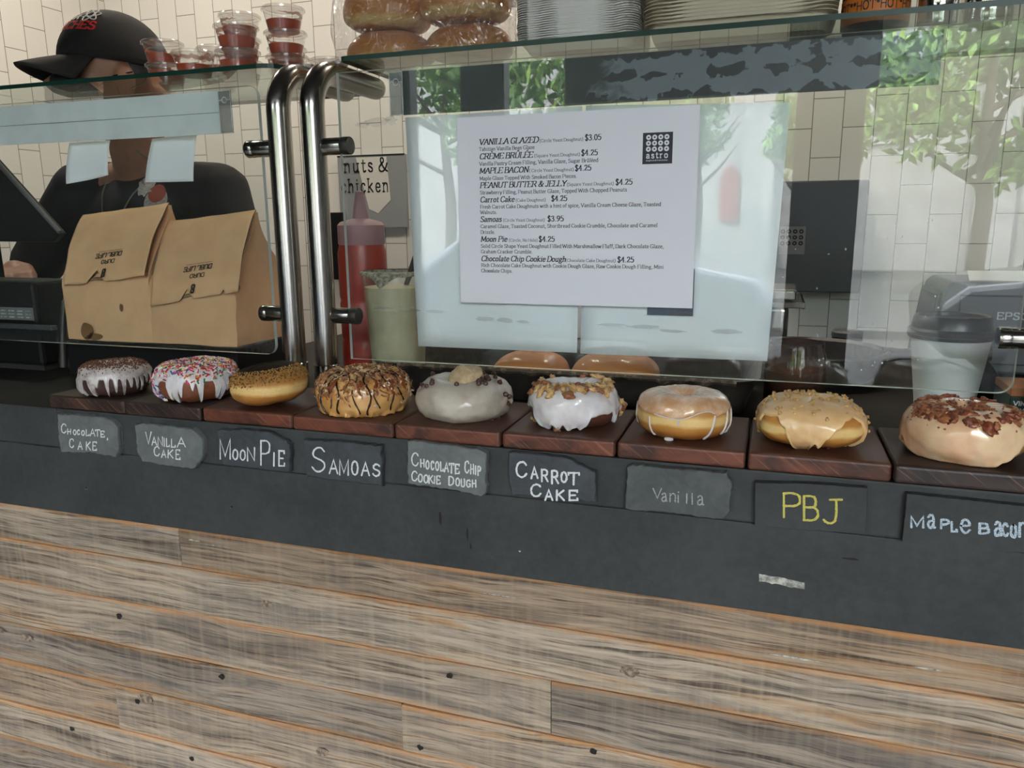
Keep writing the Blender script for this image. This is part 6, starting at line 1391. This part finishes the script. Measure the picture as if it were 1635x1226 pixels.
# ------------------------------------------------------------------ on the glass shelves
def sauce_cup(label, x, y, z, rz=0.0, lv=0.5):
    t = thing('sauce_cup', label, 'sauce cup', (x, y, z), 'lidded cups of red sauce on the glass shelf')
    c = (x, y, z)
    b = MB(); b.lathe([(0.0001, 0.0004), (0.0225, 0.0004), (0.0290, 0.0300), (0.0296, 0.0302)], c, 32); b.build('cup_wall', MT['plastic_clear'], t, smooth=True)
    h = 0.030*lv
    b = MB(); b.lathe([(0.0001, 0.0010), (0.0220, 0.0010), (0.0221 + 0.0065*lv, h), (0.0001, h + 0.0006)], c, 32); b.build('sauce', MT['sauce'], t, smooth=True)
    b = MB(); b.lathe([(0.0306, 0.0285), (0.0316, 0.0290), (0.0316, 0.0320), (0.0300, 0.0334), (0.0265, 0.0330), (0.0255, 0.0312), (0.0001, 0.0312)], c, 32); b.build('lid', MT['plastic_clear'], t, smooth=True)
    rd = random.Random(label); b = MB(); n = 26; a0 = rd.uniform(0, 6); rows = []
    for k in range(n):
        a = a0 + 3.6*k/(n-1); q = sin(PI*k/(n-1)); zz = h + 0.004 + (0.026 - h)*rd.uniform(.25, .5)
        rr = 0.0221 + 0.0065*zz/0.030 - 0.0002
        rows.append([(x + rr*cos(a), y + rr*sin(a), z + zz - 0.003*q), (x + (rr + .0006)*cos(a), y + (rr + .0006)*sin(a), z + zz + 0.003*q*rd.uniform(.4, 1.3))])
    b.grid(rows); b.build('sauce_smear', MT['sauce_smear'], t, smooth=True, sharp=0)
    return t
cups = [(-0.5505, 0.157, 0, 'bottom cup of the pair nearest the capped worker', .75), (-0.5545, 0.157, 1, 'upper cup of the pair nearest the capped worker', .45),
        (-0.4505, 0.100, 0, 'single low cup in front between the pair and the tall stacks', .5), (-0.5020, 0.218, 0, 'lower cup half hidden behind the single low cup', .3), (-0.5030, 0.219, 1, 'pale upper cup half hidden behind the single low cup', .15),
        (-0.4280, 0.180, 0, 'bottom cup of the stack of three before the tile wall', .5), (-0.4290, 0.180, 1, 'middle cup of the stack of three before the tile wall', .6), (-0.4275, 0.181, 2, 'top cup of the stack of three before the tile wall', .5),
        (-0.3830, 0.112, 0, 'lower cup of the front pair at the shelf edge', .6), (-0.3830, 0.112, 1, 'upper cup of the front pair at the shelf edge', .55),
        (-0.3400, 0.170, 0, 'bottom cup of the highest stack beside the posts', .6), (-0.3405, 0.170, 1, 'middle cup of the highest stack beside the posts', .5), (-0.3430, 0.171, 2, 'topmost cup of the highest stack beside the posts', .5),
        (-0.4010, 0.262, 0, 'lower cup at the back between the two tall stacks', .5), (-0.4010, 0.262, 1, 'upper cup at the back between the two tall stacks', .5), (-0.2960, 0.215, 0, 'lone cup right behind the steel posts', .4)]
for x, y, k, lab, lv in cups: sauce_cup('lidded red sauce cup, ' + lab, x, y, SH + 0.0333*k, 0, lv)

for lab, x, y, z, rx, ry, h, sd, rz, ti in (('shiny brown bun in the plastic bag, upper one at the bag end by the posts', -0.163, 0.150, 1.5545, 0.059, 0.050, 0.066, 11, 0.1, 0.03), ('shiny brown bun in the plastic bag, upper one nearer the tray stack', -0.045, 0.148, 1.5550, 0.060, 0.050, 0.068, 12, -0.08, 0.0),
                                            ('bun in the plastic bag, lower one at the bag end by the posts', -0.160, 0.152, 1.5105, 0.060, 0.051, 0.046, 13, 0.0, 0.0), ('bun in the plastic bag, lower one nearer the tray stack', -0.042, 0.152, 1.5105, 0.058, 0.051, 0.046, 14, 0.0, 0.0)):
    bun(lab, x, y, z, rx, ry, h, sd, rz, ti, group='buns in the clear bag')
t = thing('plastic_bag', 'clear crinkled plastic bag holding brown buns on the glass shelf', 'bag', (-0.104, 0.15, SH))
b = MB(); rows = []
for j in range(40):
    f = j/39; z = SH + 0.0006 + 0.19*f
    g = 1.0 if f < 0.55 else 1.0 - 0.62*((f-0.55)/0.45)**1.5
    row = []
    for i in range(72):
        a = 2*PI*i/72; sx = (abs(cos(a))**3 + abs(sin(a))**3)**(-1/3)
        w = 0.006*noise.noise(Vector((cos(a)*3, sin(a)*3, f*5))) + 0.003*noise.noise(Vector((cos(a)*9, sin(a)*9, f*9)))
        fl = 0.012*max(0, -cos(a))*(1-f)
        row.append((-0.104 + (0.124*g + w + fl)*cos(a)*sx, 0.151 + (0.060*g + w)*sin(a)*sx, z))
    rows.append(row)
b.grid(rows, wrap_v=True); b.build('film', MT['bag_plastic'], t, smooth=True, sharp=0)

def stack(name, cat, label_low, label_top, n, x0, x1, y0, y1, pitch, h, m, group, wav, cut, lip):
    def loop(ins, z, r=0.02):
        L = []
        for x, y in rrect(x0 + ins, x1 - ins, y0 + ins, y1 - ins, max(0.004, r - ins*.5), 6): L.append((x, y))
        out = []
        for p, q in zip(L, L[1:] + L[:1]):
            d = math.hypot(q[0]-p[0], q[1]-p[1]); k = max(1, int(d/0.004))
            for i in range(k): out.append((p[0] + (q[0]-p[0])*i/k, p[1] + (q[1]-p[1])*i/k))
        res = []
        for x, y in out:
            w = wav*(max(0, sin(PI*2*(x-x0)/(x1-x0)*1.5))**6)
            res.append(Vector((x, y + (w if y < (y0+y1)/2 else -w), z)))
        return res
    me = None
    for k in range(n):
        if me is None:
            b = MB(); L = [loop(cut, 0.0), loop(cut*.6, h*.55), loop(cut*.3, h), loop(0.0002, h + 0.0002), loop(0.0, h - lip)]; b.grid(L, wrap_v=True); nn = len(L[0]); b.face(range(nn-1, -1, -1))
            o = b.build(name, m, None, smooth=False); c = Vector(((x0+x1)/2, (y0+y1)/2, 0)); me = o.data; base = o.location.copy(); base.z = 0
            o.modifiers.new('sheet', 'SOLIDIFY').thickness = 0.0007
        else:
            o = bpy.data.objects.new(name, me); col.objects.link(o); o.modifiers.new('sheet', 'SOLIDIFY').thickness = 0.0007
        rdj = random.Random(k + n)
        o.location = base + Vector((rdj.uniform(-.0008, .0008), rdj.uniform(-.0006, .0006), SH + 0.0008 + pitch*k))
        tag(o, label_top if k == n-1 else label_low, cat, group)
stack('paper_tray', 'tray', 'white paper tray within the nested stack beside the bag of buns', 'topmost white paper tray of the nested stack beside the bag of buns', 24, 0.0335, 0.190, 0.112, 0.235, 0.0027, 0.014, MT['tray_white'], 'nested white paper trays', 0.004, 0.014, 0.0019)
stack('takeout_box', 'box', 'cream paperboard box within the nested stack left of the orange label', 'topmost cream paperboard box of the nested stack left of the orange label', 17, 0.1965, 0.4155, 0.108, 0.26, 0.0041, 0.022, MT['cream_box'], 'nested cream boxes', 0.0, 0.012, 0.0033)

c = (0.4570, 0.158, SH)
t = thing('sauce_jar', 'dark jar with an orange label lettered HOT on the glass shelf', 'jar', c)
b = MB(); b.lathe([(0.0001, 0), (0.034, 0), (0.036, 0.003), (0.036, 0.085), (0.030, 0.098), (0.030, 0.108), (0.0001, 0.108)], c, 48); b.build('jar_body', MT['jar_brown'], t, smooth=True)
b = MB(); b.lathe([(0.0362, 0.006), (0.0364, 0.006), (0.0364, 0.034), (0.0362, 0.034)], c, 64); lb = b.build('label', MT['orange'], t, smooth=True)
b = MB(); W = 0.105
for k, p in enumerate(text_polys('*HOT**HOT*HOT*HOT', W, 0.0092, (1.5, 1.3), False)):
    i = len(b.v)
    for x, y in p:
        a = math.atan2(CAM.y - c[1], CAM.x - c[0]) + (x - W*0.52)/0.0365; zz = 0.0185 + y + 0.0002
        b.v.append(Vector((c[0] + 0.03665*cos(a), c[1] + 0.03665*sin(a), c[2] + zz)))
    b.face(range(i, i + len(p)))
b.build('label_lettering', MT['ink'], lb)
for lab, x, y, r, h, m in (('narrow polished steel shaker beside the orange-labelled jar', 0.5200, 0.150, 0.0205, 0.11, 'steel_pol'), ('wider polished steel canister, second from the orange-labelled jar', 0.5720, 0.168, 0.0265, 0.12, 'steel_pol'), ('steel canister at the shelf end, third from the orange-labelled jar', 0.6340, 0.158, 0.028, 0.12, 'steel_pol'), ('steel canister beyond the third, cut by the frame edge', 0.6960, 0.158, 0.028, 0.12, 'steel_pol')):
    c = (x, y, SH); t = thing('steel_canister', lab, 'canister', c, 'steel canisters on the shelf')
    b = MB(); b.lathe([(0.0001, 0), (r*.96, 0), (r, 0.002), (r, 0.018), (r*.98, 0.020), (r, 0.022), (r, h*.8)], c, 40); b.build('body', MT[m], t, smooth=True)
    b = MB(); b.lathe([(r*1.02, h*.79), (r*1.02, h*.9), (r*.8, h), (0.0001, h)], c, 40); b.build('lid', MT['steel'], t, smooth=True)

# ------------------------------------------------------------------ on the tile wall
t = thing('wall_sign', 'grey wall sign with typewriter lettering seen past the red bottle', 'sign', (-0.9, 1.43, 1.29))
b = MB(); b.box(-1.014, -0.770, 1.424, 1.4395, 1.285, 1.514); b.build('panel', MT['sign_grey'], t, bevel=0.001)
b = MB(); b.box(-1.014, -0.770, 1.4225, 1.4245, 1.5115, 1.5155); b.build('top_edge', MT['charcoal_d'], t)
b = MB(); b.prism([(-0.945, 1.508), (-0.835, 1.508), (-0.825, 1.372), (-0.872, 1.330), (-0.905, 1.345)], 1.4228, 1.4242); b.build('painted_reflection', MT['sign_reflection'], t)  # pale band is a reflection across the sign, put in as colour
b = MB()
for txt, x, z, w in (('nuts &', -0.990, 1.4625, 0.158), ('chicken', -1.004, 1.3985, 0.174)): add_text(b, text_polys(txt, w, 0.042, (1.1, 1.0), True, 0, 2.4), (x, 1.4226, z), (1, 0, 0), (0, 0, 1), (0, -1, 0), 0.0004)
b.build('sign_lettering', MT['charcoal_d'], t)
t = thing('wall_box', 'dark steel box on the tile wall with a small ring-patterned card', 'box', (0.475, 1.40, 1.107))
b = MB(); b.box(0.366, 0.583, 1.345, 1.4395, 1.107, 1.398); b.build('box', MT['wallbox'], t, bevel=0.004)
b = MB(); b.box(0.372, 0.437, 1.3435, 1.3452, 1.208, 1.281); cd = b.build('card', MT['card_grey'], t)
b = MB(); n = 16
for r in range(3):
    for q in range(4):
        cx = 0.3795 + q*0.0155; cz = 1.268 - r*0.0155
        b.add([(cx + k2*cos(2*PI*k/n), 1.3432, cz + k2*sin(2*PI*k/n)) for k2 in (0.0022, 0.0058) for k in range(n)], [(k, (k+1) % n, n+(k+1) % n, n+k) for k in range(n)])
b.build('card_print', MT['charcoal_d'], cd)
b = MB(); b.box(-0.945, -0.30, 1.425, 1.4395, 1.93, 2.5); tag(b.build('menu_board', MT['chalkboard'], None, bevel=0.003), 'black board high on the tile wall above the bag of buns', 'board')
b = MB(); b.box(-1.050, -0.992, 1.395, 1.4395, 1.115, 1.335); tag(b.build('wall_switch_box', MT['charcoal_d'], None, bevel=0.003), 'black box on the tile wall left of the red bottle', 'box')

# ------------------------------------------------------------------ the worker
def cap_pts(bm, p, q, r0, r1, n=7):
    p = Vector(p); q = Vector(q)
    for k in range(n + 1):
        f = k/n; bmesh.ops.create_icosphere(bm, subdivisions=2, radius=r0*(1-f) + r1*f, matrix=Matrix.Translation(p*(1-f) + q*f))
def ell(bm, c, r, R=None, sub=3):
    m = Matrix.Translation(Vector(c)) @ (R.to_4x4() if R is not None else Matrix.Identity(4)) @ Matrix.Diagonal((r[0], r[1], r[2], 1))
    bmesh.ops.create_icosphere(bm, subdivisions=sub, radius=1.0, matrix=m)
def fused(name, bm, m, parent, voxel, smooth=4, it=0.5):
    me = bpy.data.meshes.new(name); bm.to_mesh(me); bm.free()
    o = bpy.data.objects.new(name + '_tmp', me); col.objects.link(o)
    rm = o.modifiers.new('r', 'REMESH'); rm.mode = 'VOXEL'; rm.voxel_size = voxel
    sm = o.modifiers.new('s', 'SMOOTH'); sm.iterations = smooth; sm.factor = it
    dg = bpy.context.evaluated_depsgraph_get(); me2 = bpy.data.meshes.new_from_object(o.evaluated_get(dg)); me2.name = name
    bpy.data.objects.remove(o); bpy.data.meshes.remove(me)
    off = origin_of(parent) if parent is not None else Vector((0, 0, 0))
    for v in me2.vertices: v.co -= off
    me2.polygons.foreach_set('use_smooth', [True]*len(me2.polygons)); me2.materials.clear(); me2.materials.append(m)
    o2 = bpy.data.objects.new(name, me2); col.objects.link(o2)
    if parent is not None: o2.parent = parent
    return o2
PX, PY = -0.895, 0.50
person = thing('person', 'worker in a black cap and black shirt behind the left glass guard, head bowed', 'person', (PX, PY, 0.0))
HC = Vector((-0.888, 0.385, 1.590))
fw = Vector((-0.57, -0.82, 0.08)).normalized(); lf = Vector((0, 0, 1)).cross(fw).normalized(); upv = fw.cross(lf).normalized()
HR = Matrix((fw, lf, upv)).transposed()
def hd(x, y, z): return HC + HR @ Vector((x, y, z))
SHR, SHL = (-1.065, 0.445, 1.372), (-0.715, 0.465, 1.362)
ELR, ELL = (-1.215, 0.395, 1.170), (-0.640, 0.455, 1.105)
WRR, WRL = (-1.120, 0.300, 1.205), (-0.690, 0.290, 1.110)
bm = bmesh.new()
ell(bm, hd(-0.008, 0, 0.030), (0.098, 0.077, 0.094), HR); ell(bm, hd(0.022, 0, -0.040), (0.074, 0.062, 0.082), HR); ell(bm, hd(0.060, 0, -0.100), (0.028, 0.030, 0.024), HR)
cap_pts(bm, hd(0.088, 0, -0.004), hd(0.112, 0, -0.034), 0.009, 0.013, 5); ell(bm, hd(0.098, 0.012, -0.038), (0.011, 0.009, 0.008), HR); ell(bm, hd(0.098, -0.012, -0.038), (0.011, 0.009, 0.008), HR)
cap_pts(bm, hd(0.074, -0.042, 0.010), hd(0.085, 0, 0.008), 0.010, 0.009, 4); cap_pts(bm, hd(0.074, 0.042, 0.010), hd(0.085, 0, 0.008), 0.010, 0.009, 4)
ell(bm, hd(0.085, 0, -0.066), (0.014, 0.026, 0.007), HR); ell(bm, hd(0.083, 0, -0.078), (0.013, 0.022, 0.007), HR)
for s in (-1, 1): ell(bm, hd(-0.008, s*0.080, -0.018), (0.021, 0.009, 0.032), HR)
cap_pts(bm, hd(-0.030, 0, -0.06), (-0.893, 0.455, 1.385), 0.056, 0.062)
ell(bm, (-0.892, 0.475, 1.28), (0.155, 0.098, 0.17)); ell(bm, (-0.894, 0.49, 1.09), (0.140, 0.095, 0.17)); ell(bm, (-0.895, 0.50, 0.95), (0.160, 0.105, 0.12))
cap_pts(bm, (-0.893, 0.455, 1.385), SHR, 0.060, 0.050); cap_pts(bm, (-0.893, 0.460, 1.385), SHL, 0.060, 0.050)
for S_, E_, W_ in ((SHR, ELR, WRR), (SHL, ELL, WRL)): cap_pts(bm, S_, E_, 0.050, 0.040, 10); cap_pts(bm, E_, W_, 0.041, 0.026, 10)
for x in (-0.985, -0.805):
    cap_pts(bm, (x, 0.50, 0.90), (x, 0.485, 0.50), 0.082, 0.052, 12); cap_pts(bm, (x, 0.485, 0.50), (x, 0.52, 0.09), 0.052, 0.036, 12); cap_pts(bm, (x, 0.53, 0.05), (x - 0.01, 0.36, 0.035), 0.036, 0.028, 8)
def hand(wr, d, pn, thumb):
    """palm from the wrist along d, back of the hand along pn"""
    wr = Vector(wr); d = Vector(d).normalized(); pn = Vector(pn).normalized(); sd = d.cross(pn).normalized()
    for k in range(4):
        y = (k - 1.5)*0.019
        cap_pts(bm, wr + sd*y*0.7, wr + d*0.085 + sd*y, 0.017, 0.0125, 5)
        L = (0.062, 0.074, 0.070, 0.055)[k]; p = wr + d*0.085 + sd*y
        q = p + (d*0.86 - pn*0.35).normalized()*L*0.5; r = q + (d*0.55 - pn*0.80).normalized()*L*0.32; e = r + (d*0.15 - pn).normalized()*L*0.25
        cap_pts(bm, p, q, 0.0092, 0.0086, 4); cap_pts(bm, q, r, 0.0086, 0.0080, 3); cap_pts(bm, r, e, 0.0080, 0.0070, 3)
    b0 = wr + d*0.028 + sd*0.030*thumb; m0 = b0 + (d*0.6 + sd*0.7*thumb - pn*0.25).normalized()*0.042; e0 = m0 + (d*0.85 + sd*0.2*thumb - pn*0.4).normalized()*0.034
    cap_pts(bm, b0 - d*0.01, m0, 0.0135, 0.0105, 4); cap_pts(bm, m0, e0, 0.0103, 0.0082, 4)
hand(WRR, (0.75, -0.62, -0.1), (0.0, -0.2, 1.0), 1)
hand(WRL, (-0.35, -0.9, -0.05), (0.0, -0.1, 1.0), 1)
body = fused('body', bm, MT['skin'], person, 0.0052, 5)
for s in (-1, 1):
    b = MB(); cc = hd(0.077, s*0.031, -0.012); n = 16
    b.grid([[cc + Vector((0.0115*cos(-PI/2 + PI*j/8)*cos(2*PI*i/n), 0.0115*cos(-PI/2 + PI*j/8)*sin(2*PI*i/n), 0.0115*sin(-PI/2 + PI*j/8))) for j in range(9)] for i in range(n)], wrap_u=True)
    ey = b.build('eye', MT['white_line'], person, smooth=True)
    b = MB(); ic = cc + HR @ Vector((0.0112, 0, -0.003)); b.grid([[ic + HR @ Vector((0.001*cos(-PI/2 + PI*j/6), 0.0048*cos(-PI/2 + PI*j/6)*cos(2*PI*i/12), 0.0048*cos(-PI/2 + PI*j/6)*sin(2*PI*i/12))) for j in range(7)] for i in range(12)], wrap_u=True); b.build('iris', MT['hair'], ey, smooth=True)
    b = MB(); b.tube([hd(0.090, s*0.016, 0.006), hd(0.088, s*0.032, 0.010), hd(0.076, s*0.050, 0.006)], [0.003, 0.0045, 0.002], 8); b.build('eyebrow', MT['hair'], person, smooth=True)
# hair below the cap
bm = bmesh.new(); ell(bm, hd(-0.035, 0, 0.012), (0.078, 0.080, 0.075), HR); ell(bm, hd(-0.058, 0, -0.035), (0.050, 0.066, 0.055), HR)
fused('hair', bm, MT['hair'], person, 0.005, 3)
# cap
b = MB(); rows = []
for i in range(48):
    a = 2*PI*i/48; row = []
    for j in range(15):
        e = rad(-4 + 94*j/14); k = 1 + 0.004*noise.noise(Vector((cos(a)*2, sin(a)*2, j*.3)))
        row.append(hd(-0.006 + 0.104*cos(e)*cos(a)*k, 0.086*cos(e)*sin(a)*k, 0.026 + 0.101*sin(e)*k))
    rows.append(row)
b.grid(rows, wrap_u=True)
cp = b.build('cap', MT['cap'], person, smooth=True, sharp=0); _so = cp.modifiers.new('cloth', 'SOLIDIFY'); _so.thickness = 0.002; _so.offset = 1.0
b = MB(); rows = []
for i in range(25):
    a = rad(-62 + 124*i/24); row = []
    for j in range(9):
        f = j/8; x0 = -0.006 + 0.101*cos(a); y0 = 0.0835*sin(a); L = 0.074*(max(0, cos(a*1.18)))**0.6
        row.append(hd(x0 + L*f, y0*(1 - 0.04*f), 0.024 - 0.020*f - 0.030*(abs(sin(a))**2)*f - 0.006*f*f))
    rows.append(row)
b.grid(rows); bl = b.build('bill', MT['cap'], cp, smooth=True, sharp=0); bl.modifiers.new('cloth', 'SOLIDIFY').thickness = 0.004
def dome(az, el, out=0.0014): e = rad(el); a = rad(az); return hd(-0.006 + (0.104+out)*cos(e)*cos(a), (0.086+out)*cos(e)*sin(a), 0.026 + (0.101+out)*sin(e))
# embroidery reads left to right from the wearer's right (-az) to left (+az)
b = MB()
for p in text_polys('WICHES', 62, 10.5, (1.8, 1.5), True, 0.1):
    i = len(b.v); b.v.extend(dome(-2 + x*1.0, 26 + y, 0.0016) for x, y in p); b.face(range(i, i + len(p)))
b.build('red_lettering', MT['red_thread'], cp)
b = MB()
for p in text_polys('MIA', 24, 8.5, (2.0, 1.8), True, 0.1):
    i = len(b.v); b.v.extend(dome(6 + x, 40 + y, 0.0016) for x, y in p); b.face(range(i, i + len(p)))
b.build('white_lettering', MT['white_thread'], cp)
b = MB()
for rot in (15, 75, 135):
    pts = []
    for k in range(33):
        t_ = 2*PI*k/32; x = 15*cos(t_); y = 5.2*sin(t_); r_ = rad(rot); pts.append(dome(46 + (x*cos(r_) - y*sin(r_))*1.05, 49 + (x*sin(r_) + y*cos(r_))*0.85, 0.0018))
    b.tube(pts, 0.0011, 6, cap=False)
b.build('atom_emblem', MT['white_thread'], cp, smooth=True)
# black face mask
b = MB(); rows = []
for i in range(25):
    a = rad(-78 + 156*i/24); row = []
    for j in range(11):
        f = j/10; z = -0.012 - 0.100*f - 0.012*abs(sin(a))*(1-f)*0.6; e = 1.0 - 0.30*max(0, f - 0.55)
        bulge = 0.018*sin(PI*min(1, f*0.9 + 0.1))*cos(a)**2
        row.append(hd(0.020 + (0.082*e + bulge)*cos(a), 0.0695*e*sin(a), z))
    rows.append(row)
b.grid(rows); mk = b.build('face_mask', MT['shirt'], person, smooth=True, sharp=0); mk.modifiers.new('cloth', 'SOLIDIFY').thickness = 0.0015
b = MB()
for s in (-1, 1): b.tube([hd(0.035, s*0.069, -0.03), hd(0.012, s*0.083, -0.010), hd(-0.020, s*0.088, 0.002)], 0.0014, 6)
b.build('ear_loop', MT['shirt'], mk, smooth=True)
# clothes
bm = bmesh.new()
ell(bm, (-0.892, 0.475, 1.27), (0.176, 0.118, 0.17)); ell(bm, (-0.893, 0.488, 1.10), (0.162, 0.114, 0.19)); ell(bm, (-0.895, 0.495, 0.97), (0.176, 0.122, 0.13))
cap_pts(bm, (-0.945, 0.462, 1.372), SHR, 0.064, 0.066); cap_pts(bm, (-0.838, 0.470, 1.372), SHL, 0.064, 0.066)
for S_, E_ in ((SHR, ELR), (SHL, ELL)):
    S_, E_ = Vector(S_), Vector(E_); cap_pts(bm, S_, S_*0.25 + E_*0.75, 0.066, 0.058, 8)
shirt = fused('shirt', bm, MT['shirt'], person, 0.007, 6)
bm = bmesh.new(); ell(bm, (-0.895, 0.50, 0.92), (0.172, 0.118, 0.12))
for x in (-0.985, -0.805): cap_pts(bm, (x, 0.50, 0.88), (x, 0.485, 0.50), 0.094, 0.070, 10); cap_pts(bm, (x, 0.485, 0.50), (x, 0.52, 0.10), 0.070, 0.055, 10)
fused('trousers', bm, MT['trousers'], person, 0.009, 5)
for x in (-0.985, -0.805):
    bm = bmesh.new(); cap_pts(bm, (x, 0.54, 0.055), (x - 0.01, 0.36, 0.045), 0.050, 0.042, 8); ell(bm, (x, 0.46, 0.022), (0.048, 0.135, 0.022)); fused('shoe', bm, MT['rubber'], person, 0.007, 4)
def on_shirt(x, z, out=0.002):
    o = shirt; off = origin_of(shirt)
    ok, loc, nrm, _i = o.ray_cast(Vector((x, -0.2, z)) - off, Vector((0, 1, 0)))
    return (loc + off + nrm*out) if ok else Vector((x, 0.36, z))
b = MB()
for line in (((-0.822, 1.445), (-0.835, 1.41), (-0.86, 1.36), (-0.885, 1.31), (-0.905, 1.27)), ((-0.955, 1.44), (-0.952, 1.40), (-0.942, 1.36), (-0.930, 1.31), (-0.915, 1.27))):
    b.tube(smooth_line([tuple(on_shirt(x, z, 0.003)) for x, z in line], 4), 0.0016, 8)
b.build('neck_cord', MT['grey_cord'], shirt, smooth=True)
def patch(name, m, pts, out):
    b = MB(); c = (sum(p[0] for p in pts)/len(pts), sum(p[1] for p in pts)/len(pts)); rows = []
    for p in pts: rows.append([on_shirt(c[0] + (p[0]-c[0])*k, c[1] + (p[1]-c[1])*k, out) for k in (0.02, 0.4, 0.7, 1.0)])
    b.grid(rows, wrap_u=True); return b.build(name, m, shirt, smooth=True, sharp=0)
def oval(cx, cz, rx, rz, n=20, j=0.0, rd=random.Random(2)): return [(cx + rx*cos(2*PI*k/n)*(1+rd.uniform(-j, j)), cz + rz*sin(2*PI*k/n)*(1+rd.uniform(-j, j))) for k in range(n)]
patch('shirt_print', MT['print_w'], oval(-0.812, 1.345, 0.021, 0.030), 0.0025)
patch('shirt_print', MT['print_r'], oval(-0.812, 1.361, 0.016, 0.018), 0.0035)
patch('shirt_print', MT['print_w'], oval(-0.838, 1.375, 0.016, 0.021, 20, 0.28), 0.0045)

person.location = Vector(person.location) + Vector((-0.035, 0.040, 0.0))
